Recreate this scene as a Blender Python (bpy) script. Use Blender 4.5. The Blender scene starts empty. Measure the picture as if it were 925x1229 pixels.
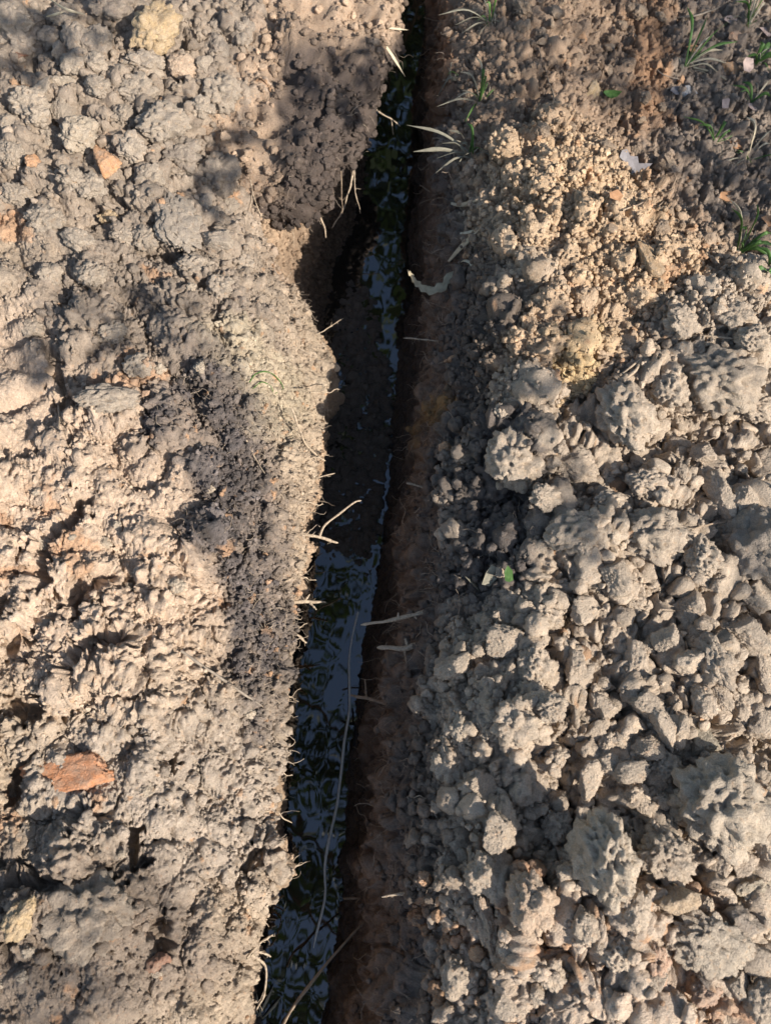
import bpy, math, random
import numpy as np
from mathutils import Vector, Matrix
from mathutils.bvhtree import BVHTree

rng = np.random.default_rng(7)
random.seed(7)
scene = bpy.context.scene
COL = scene.collection

# ------------------------------------------------------------------ camera
PW, PH = 925.0, 1229.0                      # photograph size, used only to turn traced pixels into rays
FPX = (PH / 2) / math.tan(math.radians(33))
CAM = np.array([0.0, 0.0, 1.30])
# camera attitude from two vanishing points: straight down, and along the trench (right, up, back axes)
_dn = np.array([(362 - PW / 2) / FPX, (PH / 2 - 985) / FPX, -1.0]); _dn /= np.linalg.norm(_dn)
_ty = np.array([0.271, 2.445, -1.0]); _ty -= _dn * (_ty @ _dn); _ty /= np.linalg.norm(_ty)
_tx = np.cross(_ty, -_dn)
_B = np.stack([_tx, _ty, -_dn])             # rows: world X, Y, Z in camera axes
RGT, UPV, FWD = _B[:, 0], _B[:, 1], -_B[:, 2]
_h = np.array([FWD[0], FWD[1], 0.0]); _h /= np.linalg.norm(_h)
YAW = math.atan2(RGT[1], RGT[0])
cam_d = bpy.data.cameras.new('camera')
cam = bpy.data.objects.new('camera', cam_d)
COL.objects.link(cam)
cam.matrix_world = Matrix(((RGT[0], UPV[0], -FWD[0], CAM[0]), (RGT[1], UPV[1], -FWD[1], CAM[1]),
                           (RGT[2], UPV[2], -FWD[2], CAM[2]), (0, 0, 0, 1)))
cam_d.sensor_fit = 'VERTICAL'
cam_d.sensor_height = 24.0
cam_d.sensor_width = 24.0 * PW / PH
cam_d.lens = 24.0 * FPX / PH
cam_d.clip_start = 0.02
cam_d.clip_end = 1000.0
cam_d.dof.use_dof = True
cam_d.dof.focus_distance = 1.36
cam_d.dof.aperture_fstop = 3.6
scene.camera = cam

# ------------------------------------------------------------------ sky, sun, exposure
SUN_EL, SUN_AZ = math.radians(37), math.radians(-34)      # azimuth measured from +X towards +Y
SUN = np.array([math.cos(SUN_EL) * math.cos(SUN_AZ), math.cos(SUN_EL) * math.sin(SUN_AZ), math.sin(SUN_EL)])
world = bpy.data.worlds.new('World')
scene.world = world
world.use_nodes = True
wn = world.node_tree
wn.nodes.clear()
sky = wn.nodes.new('ShaderNodeTexSky')
sky.sky_type = 'NISHITA'
sky.sun_disc = False
sky.sun_elevation = SUN_EL
sky.sun_rotation = math.pi / 2 - SUN_AZ
bg = wn.nodes.new('ShaderNodeBackground')
bg.inputs['Strength'].default_value = 0.13
wo = wn.nodes.new('ShaderNodeOutputWorld')
wn.links.new(sky.outputs[0], bg.inputs[0])
wn.links.new(bg.outputs[0], wo.inputs[0])
sun_d = bpy.data.lights.new('sun', 'SUN')
sun_d.energy = 5.0
sun_d.angle = math.radians(0.53)
sun_d.color = (1.0, 0.935, 0.87)
sun = bpy.data.objects.new('sun', sun_d)
COL.objects.link(sun)
sun.rotation_euler = Vector(SUN).to_track_quat('Z', 'Y').to_euler()
sun.location = (4, -2, 5)
scene.view_settings.view_transform = 'Standard'
scene.view_settings.look = 'None'
scene.view_settings.gamma = 1.0
scene.view_settings.use_curve_mapping = False
scene.view_settings.exposure = 0.76
scene.render.engine = 'CYCLES'
scene.cycles.max_bounces = 6
scene.cycles.use_denoising = True

# ------------------------------------------------------------------ pixel <-> place helpers
def ray(px, py):
    d = FWD + RGT * ((px - PW / 2) / FPX) + UPV * ((PH / 2 - py) / FPX)
    return d / np.linalg.norm(d)
def W(px, py, z=0.08):
    d = ray(px, py)
    return CAM + d * ((z - CAM[2]) / d[2])
def mapuv(x, y, z=0.08):
    """plan position -> the photo pixel of that plan position at a fixed level; a fixed plan-space map"""
    vx, vy, vz = x - CAM[0], y - CAM[1], z - CAM[2]
    zc = vx * FWD[0] + vy * FWD[1] + vz * FWD[2]
    zc = np.where(zc < 0.2, 0.2, zc)
    u = PW / 2 + FPX * (vx * RGT[0] + vy * RGT[1] + vz * RGT[2]) / zc
    v = PH / 2 - FPX * (vx * UPV[0] + vy * UPV[1] + vz * UPV[2]) / zc
    return u, v
def sstep(a, b, x):
    t = np.clip((x - a) / (b - a), 0, 1)
    return t * t * (3 - 2 * t)

# ------------------------------------------------------------------ noise
_perm = rng.permutation(256).astype(np.int32)
_perm = np.concatenate([_perm, _perm, _perm])
_g = rng.normal(size=(256, 3)).astype(np.float32)
_g /= np.linalg.norm(_g, axis=1, keepdims=True)
def perlin(P, f, off=0.0):
    P = np.asarray(P, dtype=np.float32)
    q = P * np.float32(f) + np.float32(off + 300.0)
    fl = np.floor(q)
    t = q - fl
    i = fl.astype(np.int32) & 255
    w = t * t * t * (t * (t * 6 - 15) + 10)
    out = 0
    for a in (0, 1):
        pa = _perm[i[..., 0] + a]
        wa = w[..., 0] if a else 1 - w[..., 0]
        for b in (0, 1):
            pb = _perm[pa + i[..., 1] + b]
            wb = w[..., 1] if b else 1 - w[..., 1]
            for c in (0, 1):
                g = _g[_perm[pb + i[..., 2] + c]]
                wc = w[..., 2] if c else 1 - w[..., 2]
                out = out + wa * wb * wc * (g[..., 0] * (t[..., 0] - a) + g[..., 1] * (t[..., 1] - b) + g[..., 2] * (t[..., 2] - c))
    return out * 1.6
def fbm(P, f, n, off=0.0, gain=0.5):
    s, a = 0, 1.0
    for k in range(n):
        s = s + a * perlin(P, f * 2.03 ** k, off + 17.3 * k)
        a *= gain
    return s

# ------------------------------------------------------------------ materials
def nodes_of(name):
    m = bpy.data.materials.new(name)
    m.use_nodes = True
    nt = m.node_tree
    return m, nt, nt.nodes['Principled BSDF']
def mathn(nt, op, a, b=None, c=None, clamp=False):
    n = nt.nodes.new('ShaderNodeMath')
    n.operation = op
    n.use_clamp = clamp
    for k, v in enumerate((a, b, c)):
        if v is None:
            continue
        if isinstance(v, (int, float)):
            n.inputs[k].default_value = v
        else:
            nt.links.new(v, n.inputs[k])
    return n.outputs[0]
def noise_n(nt, vec, scale, detail=3, rough=0.55):
    n = nt.nodes.new('ShaderNodeTexNoise')
    n.inputs['Scale'].default_value = scale
    n.inputs['Detail'].default_value = detail
    n.inputs['Roughness'].default_value = rough
    nt.links.new(vec, n.inputs['Vector'])
    return n.outputs[0]
def mixcol(nt, blend, fac, a, b):
    n = nt.nodes.new('ShaderNodeMix')
    n.data_type = 'RGBA'
    n.blend_type = blend
    for k, v in ((0, fac), (6, a), (7, b)):
        if isinstance(v, (int, float)):
            n.inputs[k].default_value = v
        elif isinstance(v, tuple):
            n.inputs[k].default_value = v
        else:
            nt.links.new(v, n.inputs[k])
    return n.outputs[2]
def soil_mat(name, source):
    m, nt, bs = nodes_of(name)
    geo = nt.nodes.new('ShaderNodeNewGeometry')
    pos = geo.outputs['Position']
    wet_shade = None
    if source == 'vertex':
        at = nt.nodes.new('ShaderNodeAttribute'); at.attribute_name = 'col'
        base, wet_shade = at.outputs['Color'], at.outputs['Alpha']
    elif source == 'instance':
        at = nt.nodes.new('ShaderNodeAttribute'); at.attribute_name = 'col'; at.attribute_type = 'INSTANCER'
        base, wet_shade = at.outputs['Color'], at.outputs['Alpha']
    else:
        oi = nt.nodes.new('ShaderNodeObjectInfo')
        mudf = mathn(nt, 'MULTIPLY_ADD', noise_n(nt, pos, 75, 4, 0.65), 3.2, -1.25, clamp=True)
        base = mixcol(nt, 'MIX', mathn(nt, 'MULTIPLY', mudf, 0.6), oi.outputs['Color'], (0.37, 0.30, 0.22, 1))
    n1 = noise_n(nt, pos, 55, 4, 0.6)
    n2 = noise_n(nt, pos, 420, 3, 0.6)
    n3 = noise_n(nt, pos, 140, 2, 0.5)
    f1 = mathn(nt, 'MULTIPLY_ADD', n1, 0.75, 0.62)
    f2 = mathn(nt, 'MULTIPLY_ADD', n2, 1.15, 0.42)
    f = mathn(nt, 'MULTIPLY', f1, f2)
    col = mixcol(nt, 'MULTIPLY', 1.0, base, f)
    # iron-stained and pale grains
    o = mathn(nt, 'MULTIPLY', mathn(nt, 'SUBTRACT', n3, 0.60, clamp=True), 3.2, clamp=True)
    col = mixcol(nt, 'MULTIPLY', o, col, (1.12, 0.86, 0.66, 1))
    p = mathn(nt, 'MULTIPLY', mathn(nt, 'SUBTRACT', 0.36, n3, clamp=True), 4.0, clamp=True)
    col = mixcol(nt, 'MULTIPLY', p, col, (0.86, 0.90, 0.94, 1))
    if wet_shade is not None:
        dk = mathn(nt, 'MULTIPLY_ADD', wet_shade, -0.35, 1.0)
        col = mixcol(nt, 'MULTIPLY', 1.0, col, dk)
        rg = mathn(nt, 'MULTIPLY_ADD', n1, 0.5, 0.40)
        rg = mathn(nt, 'MULTIPLY', rg, mathn(nt, 'MULTIPLY_ADD', wet_shade, -0.72, 1.0))
        nt.links.new(rg, bs.inputs['Roughness'])
    else:
        nt.links.new(mathn(nt, 'MULTIPLY_ADD', n1, 0.5, 0.40), bs.inputs['Roughness'])
    nt.links.new(col, bs.inputs['Base Color'])
    bs.inputs['Specular IOR Level'].default_value = 0.35
    hb = mathn(nt, 'MULTIPLY_ADD', noise_n(nt, pos, 950, 2, 0.6), 0.45, mathn(nt, 'MULTIPLY', noise_n(nt, pos, 330, 4, 0.62), 1.0))
    bp = nt.nodes.new('ShaderNodeBump')
    bp.inputs['Strength'].default_value = 0.95
    bp.inputs['Distance'].default_value = 0.0045
    nt.links.new(hb, bp.inputs['Height'])
    nt.links.new(bp.outputs[0], bs.inputs['Normal'])
    return m
M_GROUND = soil_mat('damp clay soil', 'vertex')
M_CLOD = soil_mat('clod soil', 'object')
M_CRUMB = soil_mat('crumb soil', 'instance')
def plain_mat(name, c1, c2, scale=120, rough=0.75, bump=0.0008, trans=0.0, spec=0.3):
    m, nt, bs = nodes_of(name)
    geo = nt.nodes.new('ShaderNodeNewGeometry')
    n = noise_n(nt, geo.outputs['Position'], scale, 4, 0.6)
    f = mathn(nt, 'MULTIPLY_ADD', n, 2.2, -0.6, clamp=True)
    nt.links.new(mixcol(nt, 'MIX', f, (*c1, 1), (*c2, 1)), bs.inputs['Base Color'])
    bs.inputs['Roughness'].default_value = rough
    bs.inputs['Specular IOR Level'].default_value = spec
    if bump:
        bp = nt.nodes.new('ShaderNodeBump')
        bp.inputs['Strength'].default_value = 0.7
        bp.inputs['Distance'].default_value = bump
        nt.links.new(noise_n(nt, geo.outputs['Position'], scale * 3, 3, 0.6), bp.inputs['Height'])
        nt.links.new(bp.outputs[0], bs.inputs['Normal'])
    if trans:
        tb = nt.nodes.new('ShaderNodeBsdfTranslucent')
        tb.inputs[0].default_value = (*c2, 1)
        ms = nt.nodes.new('ShaderNodeMixShader')
        ms.inputs[0].default_value = trans
        out = nt.nodes['Material Output']
        nt.links.new(bs.outputs[0], ms.inputs[1]); nt.links.new(tb.outputs[0], ms.inputs[2])
        nt.links.new(ms.outputs[0], out.inputs[0])
    return m
M_ROOT = plain_mat('pale root bark', (0.22, 0.16, 0.105), (0.50, 0.40, 0.28), 260, 0.85, 0.0016)
M_ROOTD = plain_mat('muddy root bark', (0.17, 0.12, 0.08), (0.33, 0.25, 0.17), 160, 0.8)
M_ROOTG = plain_mat('grey waterline root', (0.62, 0.59, 0.52), (0.78, 0.75, 0.68), 200, 0.5)
M_FIBRE = plain_mat('root fibre', (0.26, 0.19, 0.13), (0.46, 0.37, 0.27), 90, 0.8, 0)
M_STRAW = plain_mat('dry straw', (0.42, 0.34, 0.22), (0.62, 0.54, 0.38), 130, 0.6, 0.0003, 0.15)
M_STRAWG = plain_mat('weathered straw', (0.15, 0.14, 0.10), (0.27, 0.245, 0.18), 130, 0.7, 0.0003, 0.12)
M_GRASS = plain_mat('green grass', (0.05, 0.11, 0.025), (0.13, 0.24, 0.06), 90, 0.5, 0.0002, 0.3)
M_LEAFY = plain_mat('tree leaf', (0.02, 0.04, 0.012), (0.055, 0.09, 0.025), 4, 0.5, 0, 0.3)
M_LEAFGREY = plain_mat('grey dead leaf', (0.16, 0.145, 0.14), (0.24, 0.22, 0.215), 130, 0.8, 0.0004)
M_LEAFTAN = plain_mat('tan dead leaf', (0.33, 0.27, 0.17), (0.46, 0.39, 0.26), 110, 0.7, 0.0004, 0.1)
M_LEAFRUST = plain_mat('rust dead leaf', (0.34, 0.17, 0.08), (0.48, 0.27, 0.14), 110, 0.75, 0.0004)
M_LEAFPINK = plain_mat('pinkish dead leaf', (0.33, 0.24, 0.20), (0.46, 0.35, 0.29), 110, 0.75, 0.0004)
M_TWIG = plain_mat('twig bark', (0.14, 0.11, 0.08), (0.30, 0.25, 0.19), 180, 0.85)
M_BARK = plain_mat('tree bark', (0.06, 0.045, 0.03), (0.16, 0.12, 0.085), 25, 0.9, 0.01)

# ------------------------------------------------------------------ ground sheet with trench
def trace(pts, z):
    a = np.array([W(p[0], p[1], z)[:2] for p in pts])
    a = a[np.argsort(a[:, 1])]
    return a
def xof(a, y):
    """x along a traced line, carried on straight beyond its ends"""
    x = np.interp(y, a[:, 1], a[:, 0])
    return x
Z_FLOOR = -0.33
LTOP = trace([(405, 0), (402, 60), (384, 120), (356, 180), (318, 236), (312, 285), (334, 318), (370, 348), (392, 375), (398, 410), (393, 460), (388, 520),
              (371, 600), (362, 660), (352, 720), (345, 800), (338, 880), (329, 960), (324, 1005), (341, 1045), (318, 1085), (308, 1130), (300, 1180), (292, 1229)], -0.03)
LBOT = trace([(455, 0), (444, 100), (445, 200), (434, 265), (418, 340), (402, 400), (387, 500), (364, 600), (350, 680), (338, 760),
              (328, 850), (320, 950), (322, 1020), (302, 1100), (288, 1229)], Z_FLOOR)
RBOT = trace([(512, 0), (508, 100), (502, 200), (492, 330), (485, 430), (472, 550), (460, 650), (443, 750), (428, 850), (416, 960), (405, 1060),
              (396, 1140), (385, 1229)], Z_FLOOR)
RTOP = trace([(545, 0), (552, 60), (552, 130), (548, 200), (560, 260), (566, 340), (560, 420), (552, 500), (540, 560), (532, 640), (540, 700),
              (533, 760), (520, 830), (510, 900), (506, 980), (506, 1040), (524, 1100), (516, 1160), (508, 1229)], 0.02)

def dense_axis(a, b, f0, f1):
    v = [a]
    while v[-1] < b:
        t = (v[-1] - a) / (b - a)
        v.append(v[-1] + f0 + (f1 - f0) * t)
    return np.array(v)
QUAL = 1.0
yd = dense_axis(-0.34, 2.32, 0.0018 / QUAL, 0.0037 / QUAL)
def grow(start, step, sgn, lim):
    v, x, s = [], start, step
    while abs(x) < lim:
        s *= 1.12
        x = x + sgn * s
        v.append(x)
    return np.array(v)
ylo = grow(yd[0], 0.003, -1, 150)[::-1]
yhi = grow(yd[-1], 0.004, 1, 150)
ys = np.concatenate([ylo, yd, yhi])
J = len(ys)
NB, NC, ND, NE, NF = (int(k * QUAL) for k in (345, 85, 75, 100, 345))
yc = np.clip(ys, -0.36, 2.35)
tl = np.clip((yc + 0.34) / 2.36, 0, 1)
_l = np.array([W(-25, q, 0.06)[:2] for q in range(-60, 1300, 40)]); _l = _l[np.argsort(_l[:, 1])]
_r = np.array([W(955, q, -0.02)[:2] for q in range(-60, 1300, 40)]); _r = _r[np.argsort(_r[:, 1])]
xL = np.interp(yc, _l[:, 1], _l[:, 0]) - 0.02
xR = np.interp(yc, _r[:, 1], _r[:, 0]) + 0.03
def wob(y, k):
    return 0.02 * np.sin(y * 2.1 + k) + 0.012 * np.sin(y * 5.3 + 2 * k)
out = np.abs(ys - yc)
gate = sstep(0.0, 0.4, out)
xlt, xlb, xrb, xrt = (xof(a, yc) + gate * wob(ys, k) for k, a in enumerate((LTOP, LBOT, RBOT, RTOP)))
_r1 = np.stack([ys * 0 + 3.0, ys, ys * 0], -1)
xlt = xlt + 0.014 * fbm(_r1, 9.0, 3, 400.0) + 0.007 * fbm(_r1, 45.0, 2, 420.0)
xrt = xrt + 0.014 * fbm(_r1, 9.0, 3, 440.0) + 0.005 * fbm(_r1, 45.0, 2, 460.0)
# trench closes well outside the picture
close = 1 - sstep(3.0, 3.4, np.abs(ys - 1.0))

def heapL(x, y, xe):
    d = xe - x
    u, v = mapuv(x, y)
    h = 0.015 + 0.075 * sstep(0.0, 0.22, d) + 0.03 * sstep(0.2, 0.6, d)
    sh_ = sstep(230, 300, v) * (1 - sstep(470, 560, v))
    h = h - (0.035 + 0.075 * sh_) * (1 - sstep(0.0, 0.05 + 0.09 * sh_, d))
    h = h + 0.05 * np.exp(-(((u - 110) / 150) ** 2 + ((v - 1120) / 130) ** 2))
    h = h + 0.035 * np.exp(-(((u - 130) / 150) ** 2 + ((v - 700) / 190) ** 2))
    h = h - 0.030 * np.exp(-(((u - 15) / 50) ** 2 + ((v - 470) / 80) ** 2))
    h = h + 0.03 * np.exp(-(((u - 180) / 110) ** 2 + ((v - 200) / 120) ** 2))
    return h
def heapR(x, y, xe):
    d = x - xe
    u, v = mapuv(x, y)
    near = sstep(1.45, 0.95, y)
    Hh = 0.055 + 0.045 * near
    wid = 0.30 + 0.55 * near
    h = 0.02 + Hh * sstep(-0.03, 0.08, d) * (1 - (1 - 0.25 * near) * sstep(wid * 0.55, wid * 1.25, d))
    for (a, b, ra, rb, k) in ((665, 260, 85, 95, .055), (735, 350, 85, 65, .045), (640, 420, 60, 50, .03), (850, 430, 80, 75, .075), (745, 500, 40, 60, .03), (620, 545, 45, 45, .03),
                              (670, 670, 70, 50, .035), (790, 650, 60, 45, .025), (790, 800, 110, 90, .015), (610, 880, 60, 60, .03), (860, 970, 60, 55, .035),
                              (715, 1050, 45, 70, .06), (640, 1085, 45, 40, .03), (800, 1130, 110, 80, .035), (700, 1190, 110, 60, .03),
                              (800, 540, 60, 30, -.05), (690, 980, 60, 30, -.035), (590, 620, 40, 50, -.03), (560, 1150, 30, 60, -.03), (905, 880, 40, 50, -.03)):
        h = h + k * np.exp(-(np.abs((u - a) / ra) ** 2.6 + np.abs((v - b) / rb) ** 2.6))
    return h
xfarL = grow(0, 0.004, -1, 150)[::-1]
xfarR = grow(0, 0.004, 1, 150)
rows = []
tB, tC, tD, tE, tF = (np.linspace(0, 1, n, endpoint=False) for n in (NB, NC, ND, NE, NF))
X = []; Z = []
for seg in ('A', 'B', 'C', 'D', 'E', 'F', 'G'):
    Yk = ys[:, None]
    if seg == 'A':
        x = xL[:, None] + xfarL[None, :]
        z = heapL(np.maximum(x, -1.5), np.clip(Yk, -0.6, 2.6), xlt[:, None]) * (1 - sstep(0.4, 1.6, xL[:, None] - x))
    elif seg == 'B':
        x = xL[:, None] + (xlt - xL)[:, None] * tB
        z = heapL(x, np.clip(Yk, -0.6, 2.6), xlt[:, None])
    elif seg == 'C':
        t = tC[None, :]
        x = xlt[:, None] + (xlb - xlt)[:, None] * t ** 1.3
        z0 = heapL(xlt[:, None], np.clip(Yk, -0.6, 2.6), xlt[:, None])
        z = z0 + (Z_FLOOR - 0.06 - z0) * (t ** 0.92)
    elif seg == 'D':
        x = xlb[:, None] + (xrb - xlb)[:, None] * tD
        u, v = mapuv(x, Yk, Z_FLOOR)
        mud = sstep(300, 390, v + 2.2 * (445 - u)) * (1 - sstep(640, 745, v)) * sstep(215, 260, v) + 0.55 * np.exp(-((v - 1000) / 28) ** 2) * sstep(425, 385, u) + 0.8 * sstep(1150, 1210, v)
        z = Z_FLOOR - 0.06 + 0.050 * np.clip(mud, 0, 1) + 0 * x
    elif seg == 'E':
        t = tE[None, :]
        x = xrb[:, None] + (xrt - xrb)[:, None] * (0.55 * t + 0.45 * t ** 2)
        z0 = Z_FLOOR - 0.055 + 0 * x
        z1 = heapR(xrt[:, None], np.clip(Yk, -0.6, 2.6), xrt[:, None])
        z = z0 + (z1 - z0) * t
    elif seg == 'F':
        x = xrt[:, None] + (xR - xrt)[:, None] * tF
        z = heapR(x, np.clip(Yk, -0.6, 2.6), xrt[:, None])
    else:
        x = xR[:, None] + xfarR[None, :]
        z = heapR(np.minimum(x, 1.4), np.clip(Yk, -0.6, 2.6), xrt[:, None]) * (1 - sstep(0.3, 1.4, x - xR[:, None]))
    X.append(x); Z.append(z)
sizes = [a.shape[1] for a in X]
cum = np.cumsum([0] + sizes)
X = np.concatenate(X, 1); Z = np.concatenate(Z, 1)
I = X.shape[1]
Y = np.repeat(ys[:, None], I, 1)
Z = np.where(Z < 0, Z * close[:, None], Z)
farf = 1 - sstep(1.0, 3.0, out)[:, None]
Z = np.where(Z > 0, Z * (0.25 + 0.75 * farf), Z)
def blur(a, n, ax, reps=2):
    for _ in range(reps):
        c = np.cumsum(np.concatenate([np.repeat(np.take(a, [0], ax), n + 1, ax), a, np.repeat(np.take(a, [-1], ax), n, ax)], ax), axis=ax)
        m = a.shape[ax]
        hi = np.take(c, range(2 * n + 1, 2 * n + 1 + m), ax)
        lo = np.take(c, range(0, m), ax)
        a = (hi - lo) / (2 * n + 1)
    return a
i0, i1 = cum[1], cum[6]                    # dense columns
j0, j1 = len(ylo), len(ylo) + len(yd)
sub = (slice(None), slice(i0 + 5, i1 - 5))
X[sub] = blur(X[sub], 4, 1); Z[sub] = blur(Z[sub], 4, 1)
XY = X[j0:j1]; X[j0:j1] = blur(XY, 6, 0); Z[j0:j1] = blur(Z[j0:j1], 6, 0)
P0 = np.stack([X, Y, Z], -1)
# medium relief of the heaps, straight up
isL = np.zeros(I); isL[:cum[2]] = 1
isR = np.zeros(I); isR[cum[5]:] = 1
isW = 1 - isL - isR
def normals(P):
    du = np.gradient(P, axis=1); dv = np.gradient(P, axis=0)
    n = np.cross(du, dv)
    return n / np.maximum(np.linalg.norm(n, axis=-1, keepdims=True), 1e-12)
DS = (slice(j0, j1), slice(i0, i1))
Pd = P0[DS].astype(np.float32)
lo = fbm(Pd, 9.0, 3, 3.1)
Pd[..., 2] += lo * 0.018 * (isL + isR)[None, i0:i1] + lo * 0.006 * isW[None, i0:i1]
hump = np.abs(perlin(Pd, 15.0, 77)) - 0.25
hump2 = np.abs(perlin(Pd, 8.0, 377)) - 0.25
Pd[..., 2] += (hump * 0.044 + hump2 * 0.03) * isL[None, i0:i1] + (hump * 0.058 + hump2 * 0.035) * isR[None, i0:i1] * (0.35 + 0.65 * sstep(1.35, 1.0, Pd[..., 1])) * sstep(0.0, 0.05, X[j0:j1, i0:i1] - xrt[j0:j1, None])
Pd[..., 0] += (fbm(Pd, 7.0, 3, 41.0) * 0.022 + hump * 0.012) * isW[None, i0:i1]
Nd = normals(np.stack([blur(Pd[..., k], 5, 1, 1) for k in range(3)], -1)).astype(np.float32)
Nd = np.stack([blur(blur(Nd[..., k], 7, 1, 1), 5, 0, 1) for k in range(3)], -1)
Nd /= np.linalg.norm(Nd, axis=-1, keepdims=True)
U, V = mapuv(Pd[..., 0], Pd[..., 1])
wn1 = fbm(Pd, 14.0, 4, 50.0, 0.6); wn2 = fbm(Pd, 14.0, 4, 90.0, 0.6)
Uw = U + 26 * wn1; Vw = V + 26 * wn2
LL = np.repeat(isL[None, i0:i1], Pd.shape[0], 0); RR = np.repeat(isR[None, i0:i1], Pd.shape[0], 0)
colseg = np.searchsorted(cum, np.arange(i0, i1), side='right') - 1     # 1 B, 2 C, 3 D, 4 E, 5 F
SEG = np.repeat(colseg[None, :], Pd.shape[0], 0)

def blob(a, b, ra, rb, soft=0.35, wu=None, wv=None):
    d = np.sqrt(((Uw - a) / ra) ** 2 + ((Vw - b) / rb) ** 2)
    return 1 - sstep(1 - soft, 1 + soft, d)
# --- colours of the soil, plus trench shade painted low on the walls
C = np.zeros(Pd.shape, np.float32)
C[:] = (0.42, 0.325, 0.225)
def paint(mask, col):
    global C
    m = mask[..., None].astype(np.float32)
    C = C * (1 - m) + np.array(col, np.float32) * m
paint(LL * blob(330, 130, 60, 170), (0.37, 0.27, 0.19))
paint(LL * sstep(330, 260, Vw) * sstep(330, 290, Uw), (0.315, 0.248, 0.182))
paint(LL * blob(170, 390, 170, 120), (0.275, 0.218, 0.163))
paint(LL * blob(20, 470, 55, 95), (0.47, 0.36, 0.26))
paint(LL * blob(120, 660, 200, 190), (0.52, 0.39, 0.275))
paint(LL * blob(210, 960, 170, 120), (0.40, 0.322, 0.242))
paint(LL * blob(90, 1130, 180, 120), (0.26, 0.20, 0.145))
for b in ((300, 430, 70, 35), (315, 470, 40, 50)):
    paint(LL * blob(*b), (0.43, 0.35, 0.24))
for b in ((250, 475, 62, 40), (235, 525, 68, 48), (285, 570, 48, 60), (280, 635, 58, 55), (315, 700, 32, 50), (300, 770, 38, 60), (330, 790, 22, 60), (290, 850, 22, 40)):
    paint(LL * blob(*b, 0.6) * (0.62 + 0.38 * sstep(-0.35, 0.25, wn1)), (0.115, 0.095, 0.083))
for b in ((100, 675, 26, 26), (5, 625, 14, 14), (60, 612, 20, 10), (15, 705, 30, 20), (8, 985, 14, 36), (120, 962, 16, 10), (95, 1185, 18, 14), (128, 205, 22, 20),
          (30, 285, 22, 14), (150, 470, 30, 12), (265, 730, 16, 12), (180, 345, 22, 10)):
    paint(LL * blob(*b) * 0.75, (0.46, 0.27, 0.15))
paint(RR * 1.0, (0.43, 0.34, 0.245))
paint(RR * sstep(330, 230, Vw + 0.35 * (700 - Uw)), (0.30, 0.21, 0.138))
paint(RR * blob(900, 120, 110, 160), (0.25, 0.195, 0.145))
paint(RR * blob(790, 40, 30, 90), (0.34, 0.20, 0.11))
paint(RR * np.maximum(blob(675, 265, 95, 95), blob(735, 350, 95, 60)), (0.51, 0.36, 0.22))
paint(RR * blob(650, 440, 100, 42), (0.49, 0.345, 0.215))
paint(RR * blob(665, 460, 30, 22), (0.50, 0.36, 0.19))
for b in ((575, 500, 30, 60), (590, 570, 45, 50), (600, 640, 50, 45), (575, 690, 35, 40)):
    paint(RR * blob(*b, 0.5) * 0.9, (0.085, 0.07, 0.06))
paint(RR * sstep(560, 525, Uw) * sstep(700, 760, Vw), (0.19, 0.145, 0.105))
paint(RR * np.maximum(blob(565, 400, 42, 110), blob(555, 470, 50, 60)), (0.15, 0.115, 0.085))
paint(RR * blob(690, 1160, 150, 95), (0.47, 0.365, 0.265))
for b in ((505, 1095, 20, 14), (610, 1080, 18, 14), (635, 1130, 14, 14), (785, 1160, 18, 18), (845, 1190, 20, 14), (700, 1205, 16, 12), (800, 1070, 24, 22), (585, 1135, 12, 20)):
    paint(RR * blob(*b) * 0.7, (0.48, 0.26, 0.14))
wallL = (SEG == 2); wallR = (SEG == 4); flo = (SEG == 3)
zz = Pd[..., 2]
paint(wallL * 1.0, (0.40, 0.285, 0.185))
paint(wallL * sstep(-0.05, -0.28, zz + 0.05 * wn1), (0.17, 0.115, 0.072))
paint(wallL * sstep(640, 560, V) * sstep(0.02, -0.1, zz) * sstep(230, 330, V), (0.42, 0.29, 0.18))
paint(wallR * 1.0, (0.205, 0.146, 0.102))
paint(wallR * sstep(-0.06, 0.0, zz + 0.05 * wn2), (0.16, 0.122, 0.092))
paint(wallR * blob(530, 455, 40, 26), (0.36, 0.22, 0.09))
paint(wallR * sstep(150, 40, V) * 0.7, (0.32, 0.17, 0.085))
paint(flo * 1.0, (0.20, 0.158, 0.12))
paint(wallR * sstep(-0.08, -0.24, zz + 0.06 * wn1), (0.125, 0.09, 0.065))  # damp subsoil, with the narrow trench's shade painted into its colour
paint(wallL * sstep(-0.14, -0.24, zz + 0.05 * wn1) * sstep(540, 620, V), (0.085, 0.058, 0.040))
wet_shade = np.clip(flo * 1.0 + (wallL | wallR) * sstep(-0.18, -0.28, zz), 0, 1)  # damp floor; stretched up the walls to darken them like trench shade
wet_shade = np.clip(wet_shade + LL * 0.25 * sstep(0.0, 0.5, wn2), 0, 1)

# --- relief: noise plus thousands of clods and crumbs heaped on each other
D = np.zeros(Pd.shape[:2], np.float32)
bil = np.abs(perlin(Pd, 34, 11)); bil2 = np.abs(perlin(Pd, 85, 23)); bil3 = np.abs(perlin(Pd, 190, 37))
fine = fbm(Pd, 160, 3, 61.0)
clay = LL * np.clip(blob(120, 660, 230, 230) + blob(200, 980, 230, 230) + blob(150, 400, 200, 120), 0, 1)
smooth_patch = LL * blob(20, 475, 50, 85)
amp = (0.35 + 0.65 * (1 - smooth_patch)) * (0.35 + 0.95 * sstep(-0.45, 0.45, fbm(Pd, 6.0, 2, 210.0)))
D += amp * (clay * (0.015 * bil + 0.015 * bil2 + 0.0095 * bil3) + (1 - clay) * (0.010 * bil + 0.004 * bil2)) * np.maximum(LL, RR)
D += RR * (0.026 * bil + 0.012 * bil2 + 0.004 * bil3)
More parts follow.
